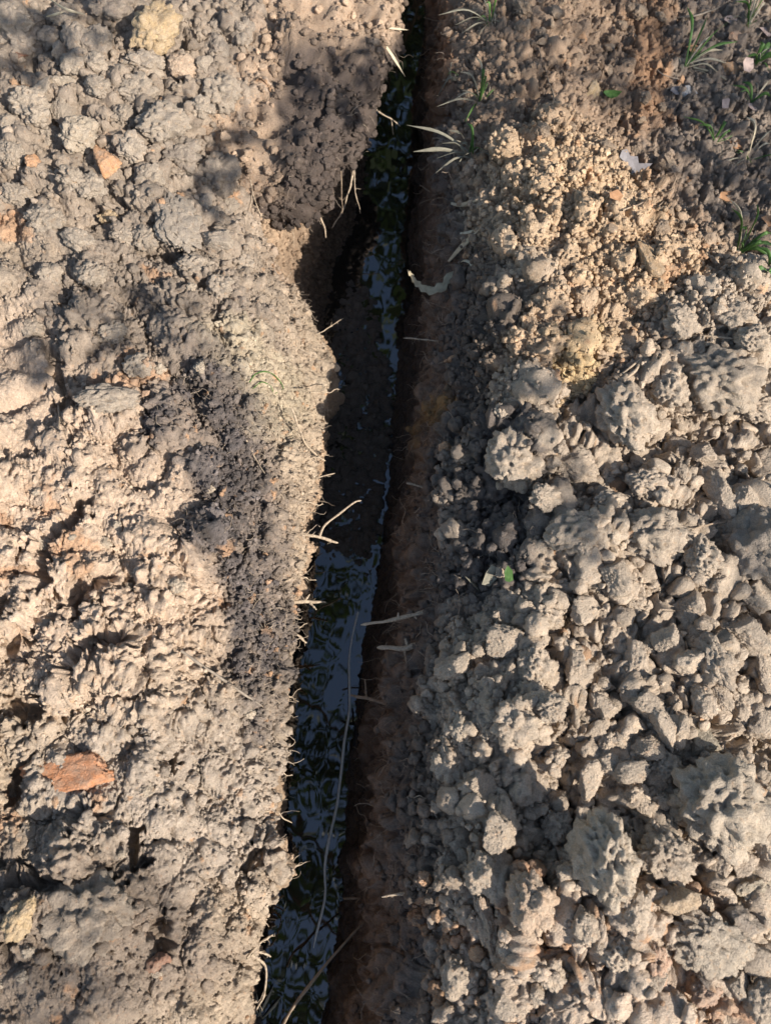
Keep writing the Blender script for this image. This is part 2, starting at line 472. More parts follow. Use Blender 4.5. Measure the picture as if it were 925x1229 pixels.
D += (wallL * (0.008 * bil2 + 0.006 * bil) + wallR * (0.3 + 0.7 * sstep(-0.28, -0.05, zz)) * (0.016 * bil2 + 0.032 * bil) + flo * (0.012 * bil2 + 0.022 * bil + 0.003 * bil3))
D += fine * 0.0018 + np.maximum(LL, RR) * 0.003 * bil3
crk = np.abs(perlin(Pd + 0.02 * np.stack([wn1, wn2, wn1], -1), 11.0, 260))
D -= LL * (1 - smooth_patch) * 0.016 * sstep(0.05, 0.0, crk) * sstep(-0.1, 0.3, perlin(Pd, 5.0, 280))
WARP = fbm(Pd, 75, 2, 140.0)
WARP2 = fbm(Pd, 210, 2, 180.0)
du = np.linalg.norm(np.gradient(Pd, axis=1), axis=-1); dv = np.linalg.norm(np.gradient(Pd, axis=0), axis=-1)
H_, W_ = D.shape
def stamp(j, i, r, hgt, emb, facets, tint, asp=1.0, ang=0.0):
    wi = int(1.5 * r / du[j, i]) + 2; wj = int(1.5 * r / dv[j, i]) + 2
    if wi > 160 or wj > 160:
        return
    a, b, c, d = max(j - wj, 0), min(j + wj + 1, H_), max(i - wi, 0), min(i + wi + 1, W_)
    rel = Pd[a:b, c:d] - Pd[j, i]
    n = Nd[j, i]
    # tangent frame
    t1 = np.cross(n, (0.0, 1.0, 0.0)); t1 /= np.linalg.norm(t1) + 1e-9
    t2 = np.cross(n, t1)
    x = rel @ t1; y = rel @ t2; w = rel @ n
    ca, sa = math.cos(ang), math.sin(ang)
    x, y = (ca * x + sa * y) / asp, (-sa * x + ca * y) * asp
    q = np.sqrt(x * x + y * y + w * w) / r * (1 + 0.42 * WARP[a:b, c:d] + 0.2 * WARP2[a:b, c:d])
    hh = np.sqrt(np.clip(1 - q * q, 0, 1))
    if facets is not None:
        for (fx, fy, fc) in facets:
            hh = np.minimum(hh, fc + fx * x / r + fy * y / r)
    new = D[j, i] + r * (hgt * hh - emb)
    m = (q < 1) & (new > D[a:b, c:d])
    D[a:b, c:d] = np.where(m, new, D[a:b, c:d])
    if tint is not None:
        cc = C[a:b, c:d]
        C[a:b, c:d] = np.where(m[..., None], cc * (1 - tint[3]) + tint[3] * np.asarray(tint[:3], np.float32) * 1.0, cc)
def scatter(mask, n, r0, r1, hgt, emb, ang_p, tintv=0.12, orange=0.0, asp=1.25, power=2.0):
    wgt = (mask * du * dv).ravel().astype(np.float64)
    tot = wgt.sum()
    if tot <= 0:
        return
    cdf = np.cumsum(wgt)
    pick = np.searchsorted(cdf, rng.random(n) * tot)
    pick = np.clip(pick, 0, H_ * W_ - 1)
    rs = r0 + (r1 - r0) * rng.random(n) ** power
    rs = np.sort(rs)[::-1]
    for k in range(n):
        j, i = divmod(int(pick[k]), W_)
        fac = None
        if rng.random() < ang_p:
            fac = [(math.cos(t) * s, math.sin(t) * s, c) for t, s, c in zip(rng.random(4) * 6.283, 0.3 + 0.9 * rng.random(4), 0.45 + 0.4 * rng.random(4))]
        tint = None
        if tintv:
            base = C[j, i] * (1 + tintv * rng.normal())
            if rng.random() < orange:
                base = np.array((0.46, 0.27, 0.145)) * (0.8 + 0.4 * rng.random())
            tint = (*base, 0.8)
        stamp(j, i, rs[k], hgt * (0.75 + 0.5 * rng.random()), emb, fac, tint, 1 + (asp - 1) * rng.random(), rng.random() * 6.283)
topL = LL * sstep(330, 270, V)
lowL = LL * (1 - sstep(330, 270, V))
edgeL = LL * blob(330, 700, 60, 480)
gran = RR * np.clip(np.maximum(np.maximum(blob(675, 265, 105, 105), blob(735, 350, 100, 65)), blob(650, 440, 110, 50)) + 0.6 * blob(850, 400, 70, 50), 0, 1)
upR = RR * sstep(330, 230, V + 0.35 * (700 - U)) * (1 - gran)
heapm = RR * (1 - gran) * (1 - upR)
dark = np.clip((0.2 - C.mean(-1)) * 9, 0, 1) * np.maximum(LL, RR)
# left
scatter(topL, 260, 0.013, 0.034, 0.85, 0.22, 0.35, 0.09, 0.02)
scatter(topL, 1500, 0.005, 0.014, 0.9, 0.25, 0.3, 0.10, 0.02)
scatter(topL, 5000, 0.0022, 0.006, 0.9, 0.2, 0.1, 0.10, 0.02)
scatter(lowL * (1 - smooth_patch), 90, 0.012, 0.032, 0.5, 0.24, 0.5, 0.06, 0.015)
scatter(lowL * (1 - smooth_patch), 1300, 0.0045, 0.011, 0.55, 0.2, 0.5, 0.07, 0.015)
scatter(lowL * (1 - 0.7 * smooth_patch), 7000, 0.002, 0.0052, 0.8, 0.2, 0.1, 0.07, 0.015)
scatter(lowL * (1 - smooth_patch), 9000, 0.0014, 0.0032, 0.9, 0.15, 0.1, 0.09, 0.01)
scatter(LL * dark, 3500, 0.002, 0.0055, 1.0, 0.15, 0.1, 0.2, 0.01)
scatter(edgeL, 2500, 0.002, 0.006, 1.0, 0.15, 0.1, 0.12, 0.03)
# right
scatter(heapm, 170, 0.018, 0.040, 0.9, 0.25, 0.9, 0.06, 0.0)
scatter(heapm, 1000, 0.008, 0.018, 1.0, 0.25, 0.85, 0.07, 0.01)
scatter(heapm, 3600, 0.0035, 0.009, 1.0, 0.2, 0.5, 0.08, 0.015)
scatter(heapm, 5000, 0.0018, 0.0042, 0.8, 0.2, 0.3, 0.08, 0.02)
scatter(RR * blob(660, 1140, 150, 110), 420, 0.002, 0.007, 1.1, 0.1, 0.2, 0.1, 0.6)
scatter(gran, 160, 0.010, 0.026, 0.9, 0.2, 0.1, 0.05, 0.03)
scatter(gran, 1700, 0.0035, 0.008, 1.1, 0.1, 0.05, 0.08, 0.05)
scatter(gran, 4500, 0.0022, 0.0042, 1.2, 0.1, 0.0, 0.12, 0.05)
scatter(upR, 70, 0.010, 0.020, 0.6, 0.25, 0.3, 0.10, 0.04)
scatter(upR, 2200, 0.004, 0.010, 0.9, 0.22, 0.2, 0.12, 0.04)
scatter(upR, 4500, 0.0024, 0.0050, 1.0, 0.2, 0.1, 0.14, 0.03)
# walls and floor
scatter((wallL + 0.25 * wallR) * 1.0, 2600, 0.003, 0.010, 0.8, 0.3, 0.3, 0.12, 0.0)
scatter(wallL * 1.0, 3500, 0.002, 0.005, 0.9, 0.2, 0.1, 0.12, 0.03)
scatter(wallR * sstep(-0.2, 0.0, zz), 260, 0.008, 0.022, 0.7, 0.2, 0.5, 0.14, 0.0)
scatter(wallR * sstep(-0.2, 0.02, zz), 1100, 0.004, 0.012, 0.8, 0.2, 0.3, 0.16, 0.0)
scatter(flo * 1.0, 350, 0.008, 0.022, 0.6, 0.25, 0.2, 0.12, 0.0)
scatter(flo * 1.0, 900, 0.003, 0.008, 0.7, 0.25, 0.2, 0.15, 0.0)
# open cracks and pits in the left clay, traced where they gape
def pit(pts, w, depth):
    a = np.array([W(p[0], p[1], 0.1)[:2] for p in pts])
    best = np.full(D.shape, 9.0, np.float32)
    x0, x1, y0_, y1_ = a[:, 0].min() - .05, a[:, 0].max() + .05, a[:, 1].min() - .05, a[:, 1].max() + .05
    jj = np.where((Pd[:, 0, 1] > y0_) & (Pd[:, 0, 1] < y1_))[0]
    if len(jj) == 0:
        return
    sl = slice(jj[0], jj[-1] + 1)
    q = Pd[sl, :, :2]
    bb = np.full(q.shape[:2], 9.0, np.float32)
    for k in range(len(a) - 1):
        ab = a[k + 1] - a[k]
        t = np.clip(((q - a[k]) @ ab) / (ab @ ab), 0, 1)
        d = np.linalg.norm(q - (a[k] + t[..., None] * ab), axis=-1)
        bb = np.minimum(bb, d)
    bb = bb * (1 + 0.9 * WARP[sl]) + 0.004 * wn1[sl]
    m = 1 - sstep(w * 0.55, w * 1.15, bb)
    D[sl] -= (depth * m * LL[sl]).astype(np.float32)
for pts, w, d in (([(58, 705), (55, 665), (85, 640), (105, 610)], .013, .045), ([(95, 745), (100, 715), (135, 695)], .012, .04), ([(90, 810), (105, 785), (150, 770)], .013, .045),
                  ([(20, 850), (45, 855)], .02, .04), ([(15, 780), (30, 765)], .010, .03), ([(5, 735), (15, 725)], .009, .03), ([(205, 905), (202, 925)], .006, .03),
                  ([(160, 1000), (163, 1040)], .009, .04), ([(95, 980), (130, 977)], .008, .03), ([(60, 420), (75, 460), (80, 490)], .010, .03), ([(28, 920), (15, 960)], .011, .035),
                  ([(30, 1060), (110, 1060), (130, 1045)], .009, .03), ([(20, 1140), (30, 1110)], .011, .04), ([(190, 1110), (195, 1140)], .012, .03), ([(150, 255), (135, 235)], .01, .03),
                  ([(305, 1025), (290, 1045)], .010, .03), ([(215, 310), (190, 300), (170, 300)], .011, .03), ([(255, 340), (232, 350)], .008, .02)):
    pit(pts, w, d)
Pf = P0.astype(np.float32)
dist0 = np.maximum(out[:, None], np.maximum(np.maximum(xL[:, None] - X, X - xR[:, None]), 0))
of_ = (1 - sstep(1.2, 3.0, dist0)) * (isL + isR)[None, :]
Pf[..., 2] += of_ * (0.018 * fbm(P0, 9.0, 3, 3.1) + 0.05 * (np.abs(perlin(P0, 15.0, 77)) - 0.25) + 0.032 * (np.abs(perlin(P0, 8.0, 377)) - 0.25) + 0.026 * np.abs(perlin(P0, 34, 11)) + 0.012 * np.abs(perlin(P0, 85, 23)))
Pf[..., 2] += (1 - of_) * (isL + isR)[None, :] * 0.03 * fbm(P0, 1.1, 3, 8.0)
# normal points out of the soil
if Nd[H_ // 2, 30, 2] < 0:
    Nd = -Nd
Pf[DS] = Pd + Nd * D[..., None]
# soften where the dense patch meets the plain ground
ci = np.zeros((J, I, 4), np.float32); ci[..., :3] = (0.20, 0.16, 0.115)
gn = fbm(P0, 1.3, 3, 5.0)[..., None] * 0.25
ci[..., :3] *= (1 + gn)
ci[DS][..., :3] = np.clip(C, 0.02, 0.8); ci[DS][..., 3] = wet_shade
# outside rows / columns inherit the nearest dense colour and fade to plain turf-bare ground
edge_j = np.clip(np.arange(J), j0, j1 - 1); edge_i = np.clip(np.arange(I), i0, i1 - 1)
near_c = ci[np.ix_(edge_j, edge_i)]
dist = np.maximum(out[:, None], np.maximum(np.maximum(xL[:, None] - X, X - xR[:, None]), 0))
fadec = sstep(1.2, 3.0, dist)[..., None]
ci[..., :] = near_c * (1 - fadec) + ci * fadec

def make_mesh(name, verts, quads, smooth=True, tri=None):
    me = bpy.data.meshes.new(name)
    verts = np.asarray(verts, np.float32).reshape(-1, 3)
    f = np.asarray(quads, np.int32)
    k = f.shape[1]
    me.vertices.add(len(verts)); me.vertices.foreach_set('co', verts.ravel())
    me.loops.add(f.size); me.loops.foreach_set('vertex_index', f.ravel())
    me.polygons.add(len(f)); me.polygons.foreach_set('loop_start', np.arange(0, f.size, k, dtype=np.int32))
    me.update(calc_edges=True)
    if smooth:
        me.polygons.foreach_set('use_smooth', np.ones(len(f), bool))
    return me
idx = np.arange(J * I, dtype=np.int32).reshape(J, I)
quads = np.stack([idx[:-1, :-1], idx[:-1, 1:], idx[1:, 1:], idx[1:, :-1]], -1).reshape(-1, 4)
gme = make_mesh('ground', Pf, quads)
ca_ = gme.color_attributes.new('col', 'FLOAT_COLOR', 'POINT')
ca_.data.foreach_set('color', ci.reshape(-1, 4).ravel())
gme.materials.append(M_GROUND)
ground = bpy.data.objects.new('ground', gme)
COL.objects.link(ground)
ground['kind'] = 'structure'
ground['label'] = 'dug clay soil with heaps on both sides of a narrow trench'

# ray casts onto the finished ground
st = 2
jj = np.arange(j0, j1, st); ii = np.arange(i0, i1, st)
gv = Pf[np.ix_(jj, ii)].reshape(-1, 3)
gi = np.arange(len(jj) * len(ii)).reshape(len(jj), len(ii))
gq = np.stack([gi[:-1, :-1], gi[:-1, 1:], gi[1:, 1:], gi[1:, :-1]], -1).reshape(-1, 4)
BVH = BVHTree.FromPolygons(gv.tolist(), gq.tolist())
Nf = normals(np.stack([blur(Pf[DS][..., k], 3, 1, 1) for k in range(3)], -1))
if Nf[H_ // 2, 30, 2] < 0:
    Nf = -Nf
def hit(px, py):
    d = ray(px, py)
    loc, nor, _, _ = BVH.ray_cast(Vector(CAM), Vector(d))
    if loc is None:
        p = W(px, py, 0.05)
        return Vector(p), Vector((0, 0, 1))
    if nor.z < 0:
        nor = -nor
    return loc, nor
def hit_down(x, y):
    loc, nor, _, _ = BVH.ray_cast(Vector((x, y, 1.2)), Vector((0, 0, -1)))
    return loc

# ------------------------------------------------------------------ object helpers
def tag(o, label, cat, group=None, kind=None):
    o['label'] = label
    o['category'] = cat
    if group:
        o['group'] = group
    if kind:
        o['kind'] = kind
    return o
def link(name, me, mat, parent=None):
    if mat and not me.materials:
        me.materials.append(mat)
    o = bpy.data.objects.new(name, me)
    COL.objects.link(o)
    if parent:
        o.parent = parent
    return o
def empty(name, loc):
    o = bpy.data.objects.new(name, None)
    o.empty_display_size = 0.05
    COL.objects.link(o)
    o.location = loc
    return o

# ------------------------------------------------------------------ water
def water():
    m, nt, bs = nodes_of('muddy still water')
    geo = nt.nodes.new('ShaderNodeNewGeometry')
    bs.inputs['Base Color'].default_value = (0.020, 0.016, 0.012, 1)
    bs.inputs['Roughness'].default_value = 0.012
    bs.inputs['IOR'].default_value = 1.9
    mp = nt.nodes.new('ShaderNodeMapping')
    mp.inputs['Scale'].default_value = (1.0, 0.55, 1.0)
    nt.links.new(geo.outputs['Position'], mp.inputs[0])
    bp = nt.nodes.new('ShaderNodeBump')
    bp.inputs['Strength'].default_value = 0.055
    bp.inputs['Distance'].default_value = 0.01
    nt.links.new(noise_n(nt, mp.outputs[0], 22, 1.0, 0.4), bp.inputs['Height'])
    nt.links.new(bp.outputs[0], bs.inputs['Normal'])
    ysw = np.concatenate([np.linspace(-1.9, -0.4, 8), np.linspace(-0.36, 2.35, 66), np.linspace(2.45, 3.9, 10)])
    yk = np.clip(ysw, -0.36, 2.35)
    xa = xof(LBOT, yk) - 0.06; xb = xof(RBOT, yk) + 0.05
    T = np.linspace(0, 1, 9)
    vx = xa[:, None] + (xb - xa)[:, None] * T
    vy = np.repeat(ysw[:, None], 9, 1)
    P = np.stack([vx, vy, np.full_like(vx, Z_FLOOR - 0.006)], -1)
    k = np.arange(P.shape[0] * 9).reshape(-1, 9)
    q = np.stack([k[:-1, :-1], k[:-1, 1:], k[1:, 1:], k[1:, :-1]], -1).reshape(-1, 4)
    o = link('water', make_mesh('water', P, q), m)
    o['kind'] = 'structure'
    o['label'] = 'dark still water along the bottom of the trench'
water()

# ------------------------------------------------------------------ clods
import bmesh
def ico(n):
    bm = bmesh.new()
    bmesh.ops.create_icosphere(bm, subdivisions=n, radius=1.0)
    v = np.array([x.co[:] for x in bm.verts], np.float32)
    f = np.array([[x.index for x in p.verts] for p in bm.faces], np.int32)
    bm.free()
    return v, f
ICO4, ICO6 = ico(5), ico(6)
def clod_shape(dirs, kind, seed, k=24, small=0.25, slab=False):
    r = np.random.default_rng(seed)
    off = seed * 7.7
    rad = np.ones(len(dirs), np.float32)
    if kind == 'angular':
        m_ = 13
        n = r.normal(size=(m_, 3)); n /= np.linalg.norm(n, axis=1, keepdims=True)
        c = 0.58 + 0.36 * r.random(m_)
        if slab:
            m_ = 7
            n = np.array([(1, .25, .1), (-1, -.15, .1), (.1, 1, .15), (-.05, -1, .2), (.05, .05, 1), (0, 0, -1), (.8, -.9, .2)]); n /= np.linalg.norm(n, axis=1, keepdims=True)
            c = np.array([.86, .84, .8, .78, .62, .7, .98])
        rough = np.where(r.random(m_) < 0.4, 0.5, 1.7).astype(np.float32)
        wd = dirs + 0.06 * np.stack([perlin(dirs, 4.0, off + q) for q in (1, 2, 3)], -1)
        dn = np.maximum(wd @ n.T, 1e-3)
        cand = np.concatenate([c / dn, np.full((len(dirs), 1), 1.3)], 1)
        k_ = cand.argmin(1); rad = cand.min(1)
        rg_ = np.concatenate([rough, [0.6]])[k_]
        rad = rad * (1 + 0.06 * fbm(dirs, 2.2, 2, off) + rg_ * (0.055 * fbm(dirs, 8, 3, off, 0.65) + 0.09 * (np.abs(perlin(dirs, 5.5, off)) - 0.2)) + 0.012 * fbm(dirs, 24, 2, off))
    elif kind == 'round':
        rad = 1 + 0.30 * perlin(dirs, 1.2, off) + 0.16 * fbm(dirs, 2.6, 3, off) + 0.16 * np.abs(perlin(dirs, 4.0, off)) + 0.10 * np.abs(perlin(dirs, 9.0, off)) + 0.05 * fbm(dirs, 13, 3, off, 0.65)
    elif kind == 'crumbly':
        rad = 0.72 + 0.22 * fbm(dirs, 1.4, 2, off)
        for _ in range(k):
            c = r.normal(size=3); c /= np.linalg.norm(c)
            c *= 0.62 + 0.25 * r.random()
            s = small * (0.6 + 0.9 * r.random())
            b = dirs @ c
            disc = b * b - (c @ c - s * s)
            t = np.where((disc > 0) & (b > 0), b + np.sqrt(np.maximum(disc, 0)), 0)
            rad = np.maximum(rad, t)
        rad = rad * (1 + 0.14 * fbm(dirs, 3, 2, off) + 0.10 * fbm(dirs, 8, 3, off, 0.6) + 0.03 * fbm(dirs, 26, 2, off))
    elif kind == 'porous':
        rad = 1 + 0.26 * fbm(dirs, 1.5, 3, off) + 0.30 * np.abs(perlin(dirs, 3.0, off)) - 0.22 * sstep(0.18, 0.5, perlin(dirs, 4.5, off + 9)) + 0.16 * np.abs(perlin(dirs, 7, off)) + 0.07 * np.abs(perlin(dirs, 15, off)) + 0.04 * fbm(dirs, 22, 2, off)
        rad = rad * 0.9
    return (dirs * rad[:, None]).astype(np.float32)
CLODS = {}
for kd, n in (('angular', 8), ('round', 4), ('crumbly', 5), ('porous', 4)):
    CLODS[kd] = []
    for s in range(n):
        me = make_mesh('clod_' + kd, clod_shape(ICO4[0], kd, 10 * s + len(kd), 40, 0.26), ICO4[1])
        me.materials.append(M_CLOD)
        CLODS[kd].append(me)
_me = make_mesh('clod_slab', clod_shape(ICO4[0], 'angular', 77, slab=True), ICO4[1]); _me.materials.append(M_CLOD); CLODS['slab'] = [_me]
GREY = (0.43, 0.34, 0.245); TAN = (0.43, 0.35, 0.255); GTAN = (0.345, 0.28, 0.21); PINK = (0.43, 0.31, 0.21)
ORANGE = (0.50, 0.27, 0.135); YELLOW = (0.42, 0.30, 0.165); RUST = (0.27, 0.135, 0.08); BROWN = (0.26, 0.185, 0.12); DARKG = (0.24, 0.195, 0.15); OLIVE = (0.32, 0.27, 0.19)
def mmpp(loc):
    return float((np.array(loc) - CAM) @ FWD) / FPX
N_CLOD = 0
LAND = []
def near_label(px, py, lab, grp):
    d, l = min(((px - a) ** 2 + (py - b) ** 2, t) for a, b, t in LAND)
    return lab + ' near the ' + l, grp + ' near the ' + l
def clod(px, py, rx, ry, kind, col, label, group=None, name='soil_clod', ang=None, lift=0.25, flat=0.8, cat='clod'):
    global N_CLOD
    N_CLOD += 1
    loc, nor = hit(px, py)
    k = mmpp(loc)
    o = bpy.data.objects.new(name, random.choice(CLODS[kind]))
    COL.objects.link(o)
    sx, sy = rx * k, ry * k / 0.95
    sz = min(sx, sy) * flat
    a = (random.uniform(-0.3, 0.3) if ang is None else ang) + YAW
    tilt = Matrix.Rotation(random.uniform(-.25, .25), 4, 'X') @ Matrix.Rotation(random.uniform(-.25, .25), 4, 'Y')
    spin = Matrix.Rotation(random.choice((0, math.pi)) if kind != 'slab' else 0, 4, random.choice('XZ'))
    o.matrix_world = Matrix.Translation(Vector(loc) + Vector((0, 0, 1)) * sz * lift) @ Matrix.Rotation(a, 4, 'Z') @ tilt @ Matrix.Diagonal((sx, sy, sz, 1)) @ spin
    v = random.uniform(0.9, 1.1)
    o.color = (col[0] * v, col[1] * v, col[2] * v, 1)
    tag(o, label, cat, group)
    return o
# clods that can be told apart
clod(187, 38, 26, 32, 'crumbly', YELLOW, 'large mustard yellow clod among grey clods on the heap above the hanging topsoil', ang=-0.5)
clod(80, 932, 52, 28, 'slab', (0.56, 0.25, 0.115), 'long flat brick-orange slab of burnt clay set in the tan heap', ang=0.22, lift=-0.15, flat=0.9)
clod(190, 1157, 14, 17, 'angular', RUST, 'small rust-red lump in the brown clay of the bank edge heap')
clod(25, 1103, 15, 21, 'round', YELLOW, 'small yellow-ochre clod half sunk in brown clay', ang=-0.5)
clod(100, 1098, 52, 42, 'porous', (0.28, 0.22, 0.16), 'broad brown clay lump below the brick-orange slab', lift=-0.1, flat=0.7)
clod(130, 198, 18, 16, 'angular', ORANGE, 'orange-brown clod between tan clods on the heap opposite the granular soil')
clod(40, 195, 8, 8, 'round', ORANGE, 'tiny orange clod on the tan crumb heap')
clod(132, 261, 12, 9, 'crumbly', YELLOW, 'small ochre clod above the flat grey clay flake')
clod(20, 68, 12, 7, 'angular', RUST, 'small dark red lump at the shaded corner of the heap')
clod(215, 270, 27, 38, 'porous', (0.32, 0.265, 0.205), 'flat smooth grey clay flake leaning on the heap beside the bank edge', ang=0.3, flat=0.5)
clod(261, 290, 24, 15, 'angular', GTAN, 'pale wedge-shaped clod at the foot of the grey flake')
clod(217, 190, 24, 22, 'crumbly', DARKG, 'dark grey crumbly clod upslope of the flat grey flake')
clod(262, 212, 26, 28, 'crumbly', DARKG, 'dark crumbly clod in shade beside the bank edge')
clod(135, 16, 32, 26, 'crumbly', (0.25, 0.20, 0.155), 'big dark crumb cluster beside the mustard yellow clod')
clod(220, 83, 16, 13, 'round', PINK, 'pinkish smooth pebble-like clod below the mustard yellow clod')
clod(75, 104, 19, 11, 'angular', TAN, 'pale angular block with a flat top on the crumb heap', ang=-0.25)
clod(96, 165, 20, 26, 'porous', TAN, 'pale upright tan clod in the middle of the crumb heap', ang=-0.3)
clod(862, 968, 56, 50, 'porous', TAN, 'large pale pitted clod standing out of the grey heap', lift=0.2, flat=0.8)
clod(868, 452, 50, 40, 'porous', (0.39, 0.31, 0.225), 'huge lumpy clay mass with a pale root across its crest', lift=-0.15, flat=0.85)
clod(840, 890, 27, 20, 'angular', OLIVE, 'olive-grey angular clod above the large pitted clod', ang=-0.5)
clod(717, 1030, 30, 46, 'porous', TAN, 'pointed pale clay peak beside a shaded hollow', ang=0.1, lift=0.4, flat=1.5)
clod(807, 1078, 27, 24, 'angular', (0.44, 0.32, 0.20), 'orange-tinged angular clod near the large pitted clod')
clod(852, 1135, 46, 32, 'porous', TAN, 'broad smooth pale clay slab at the foot of the pitted clod', ang=-0.35, lift=0.0, flat=0.55)
clod(903, 1062, 32, 18, 'crumbly', (0.40, 0.33, 0.23), 'long tan clod leaning outward below the pitted clod', ang=0.4)
clod(892, 1112, 26, 18, 'angular', DARKG, 'dark grey clod shaded by the long tan clod', ang=-0.1)
clod(637, 1085, 30, 32, 'crumbly', PINK, 'crumbly clod with orange tips on the heap edge')
clod(583, 1110, 13, 30, 'crumbly', PINK, 'narrow upright crumb stack on the trench lip', ang=0.3)
clod(785, 1160, 17, 20, 'crumbly', (0.46, 0.29, 0.19), 'reddish crumb ball in pale clay')
clod(845, 1192, 20, 14, 'crumbly', (0.42, 0.27, 0.18), 'brown-orange crumb clod below the broad pale slab')
clod(505, 1100, 16, 10, 'crumbly', ORANGE, 'orange crumb cluster hanging on the dark trench lip')
clod(509, 1054, 8, 8, 'crumbly', ORANGE, 'tiny orange crumb above the muddy root on the trench lip')
clod(537, 915, 20, 28, 'crumbly', GREY, 'lacy grey crumb cluster leaning over the trench')
clod(552, 872, 11, 14, 'crumbly', TAN, 'small pale crumb ball on the shaded trench lip')
clod(912, 662, 42, 42, 'round', DARKG, 'big rounded dark grey clod in shade')
clod(882, 630, 22, 30, 'angular', (0.29, 0.25, 0.19), 'grey wedge clod beside the big rounded dark clod', ang=-0.3)
clod(709, 112, 11, 13, 'angular', YELLOW, 'yellow stone beside a green leaf on brown crumbs', name='stone', cat='stone')
clod(825, 112, 11, 6, 'angular', (0.55, 0.53, 0.50), 'small white stone by the sparse grass', name='stone', cat='stone', ang=-0.2)
clod(778, 312, 14, 20, 'angular', (0.40, 0.27, 0.15), 'tan flat stone where the grass meets the heap', name='stone', cat='stone', ang=0.7)
clod(880, 45, 12, 7, 'angular', (0.40, 0.24, 0.15), 'reddish flat stone among the grass tufts', name='stone', cat='stone')
clod(872, 86, 13, 8, 'angular', (0.42, 0.24, 0.12), 'rust-orange stone beside the spreading grass tuft', name='stone', cat='stone', ang=-0.6)
# look-alike clods, traced in the photograph
G1 = [(862, 595, 18, 25, 'angular'), (890, 600, 13, 20, 'round'), (902, 715, 28, 22, 'angular'), (772, 582, 22, 18, 'porous'), (782, 645, 40, 30, 'porous'), (690, 640, 36, 24, 'porous'),
      (825, 730, 17, 20, 'angular'), (892, 760, 30, 20, 'round'), (762, 795, 19, 26, 'round'), (820, 797, 22, 20, 'angular'), (857, 795, 20, 30, 'porous'), (797, 767, 15, 14, 'round'),
      (842, 843, 13, 17, 'round'), (862, 835, 12, 17, 'angular'), (772, 845, 24, 18, 'angular'), (800, 875, 16, 25, 'angular'), (775, 897, 18, 14, 'angular'), (796, 921, 18, 15, 'porous'),
      (707, 937, 14, 18, 'angular'), (726, 917, 13, 12, 'angular'), (758, 926, 20, 14, 'round'), (768, 965, 14, 17, 'angular'), (667, 992, 17, 19, 'porous'), (680, 1047, 16, 13, 'round'),
      (797, 1030, 34, 26, 'porous'), (862, 1043, 14, 20, 'angular'), (890, 1035, 19, 16, 'angular'), (763, 1093, 14, 19, 'round'), (748, 1066, 9, 17, 'round'), (617, 553, 34, 32, 'porous'),
      (748, 500, 32, 44, 'porous'), (915, 560, 20, 16, 'angular'), (905, 490, 22, 18, 'porous'), (885, 930, 16, 22, 'angular'), (905, 870, 20, 18, 'round'), (650, 740, 22, 18, 'porous'),
      (700, 735, 18, 14, 'angular'), (735, 690, 20, 22, 'round'), (605, 770, 22, 18, 'round'), (640, 800, 20, 22, 'porous'), (690, 800, 16, 18, 'round'), (615, 865, 28, 26, 'crumbly'),
      (570, 945, 26, 18, 'angular'), (600, 1000, 22, 22, 'round'), (555, 1010, 20, 18, 'angular'), (580, 1050, 22, 20, 'round'), (545, 800, 22, 18, 'round'), (725, 850, 18, 14, 'round'),
      (660, 850, 18, 16, 'porous'), (690, 880, 16, 14, 'round'), (915, 800, 14, 26, 'angular'), (885, 850, 16, 20, 'round'), (915, 1010, 16, 20, 'round'), (905, 1150, 22, 18, 'angular'),
      (915, 1200, 24, 20, 'round'), (880, 1180, 18, 16, 'angular'), (740, 1140, 22, 20, 'porous'), (700, 1110, 16, 18, 'round'), (660, 1170, 18, 16, 'crumbly'), (610, 1200, 20, 16, 'round'),
      (550, 1170, 20, 22, 'round'), (800, 555, 18, 14, 'angular'), (840, 545, 16, 14, 'round'), (690, 560, 26, 18, 'round'), (730, 605, 22, 14, 'porous'), (655, 600, 22, 14, 'crumbly'),
      (840, 670, 20, 22, 'porous'), (860, 700, 16, 14, 'angular'), (755, 725, 18, 14, 'porous'), (900, 410, 20, 16, 'porous'), (800, 470, 20, 22, 'porous'), (820, 390, 26, 18, 'crumbly'), (880, 380, 26, 20, 'crumbly')]
LAND = [(187, 38, 'mustard yellow clod'), (217, 270, 'flat grey flake'), (130, 198, 'orange-brown clod'), (40, 60, 'dark red lump'), (20, 470, 'smooth clay patch'), (80, 930, 'brick-orange slab'),
        (100, 1130, 'rust-red lump'), (120, 690, 'open clay cracks'), (862, 968, 'large pitted clod'), (862, 440, 'huge clay mass'), (717, 1030, 'pointed clay peak'), (912, 662, 'big rounded dark clod'),
        (852, 1150, 'broad pale slab'), (537, 915, 'lacy crumb cluster'), (600, 690, 'green leaf scrap'), (637, 1100, 'clod with orange tips'), (709, 112, 'yellow stone'), (758, 202, 'grey dead leaf'),
        (840, 840, 'olive-grey clod'), (700, 800, 'open middle of the heap'), (600, 40, 'thin dry tuft')]
for q, (a, b, c, d, k) in enumerate(G1):
    if k == 'round' and q % 3:
        k = 'angular'
    big = max(c, d) > 24
    lab = ('large lumpy grey clay clod' if big else {'angular': 'small angular grey clod', 'round': 'small rounded grey clod', 'porous': 'knobbly grey clod', 'crumbly': 'crumbly grey clod'}[k])
    clod(a, b, c, d, k, GREY, *near_label(a, b, lab + ' on spoil', ('large' if big else k) + ' clods on the grey spoil heap'), lift=0.2 if big else 0.4)
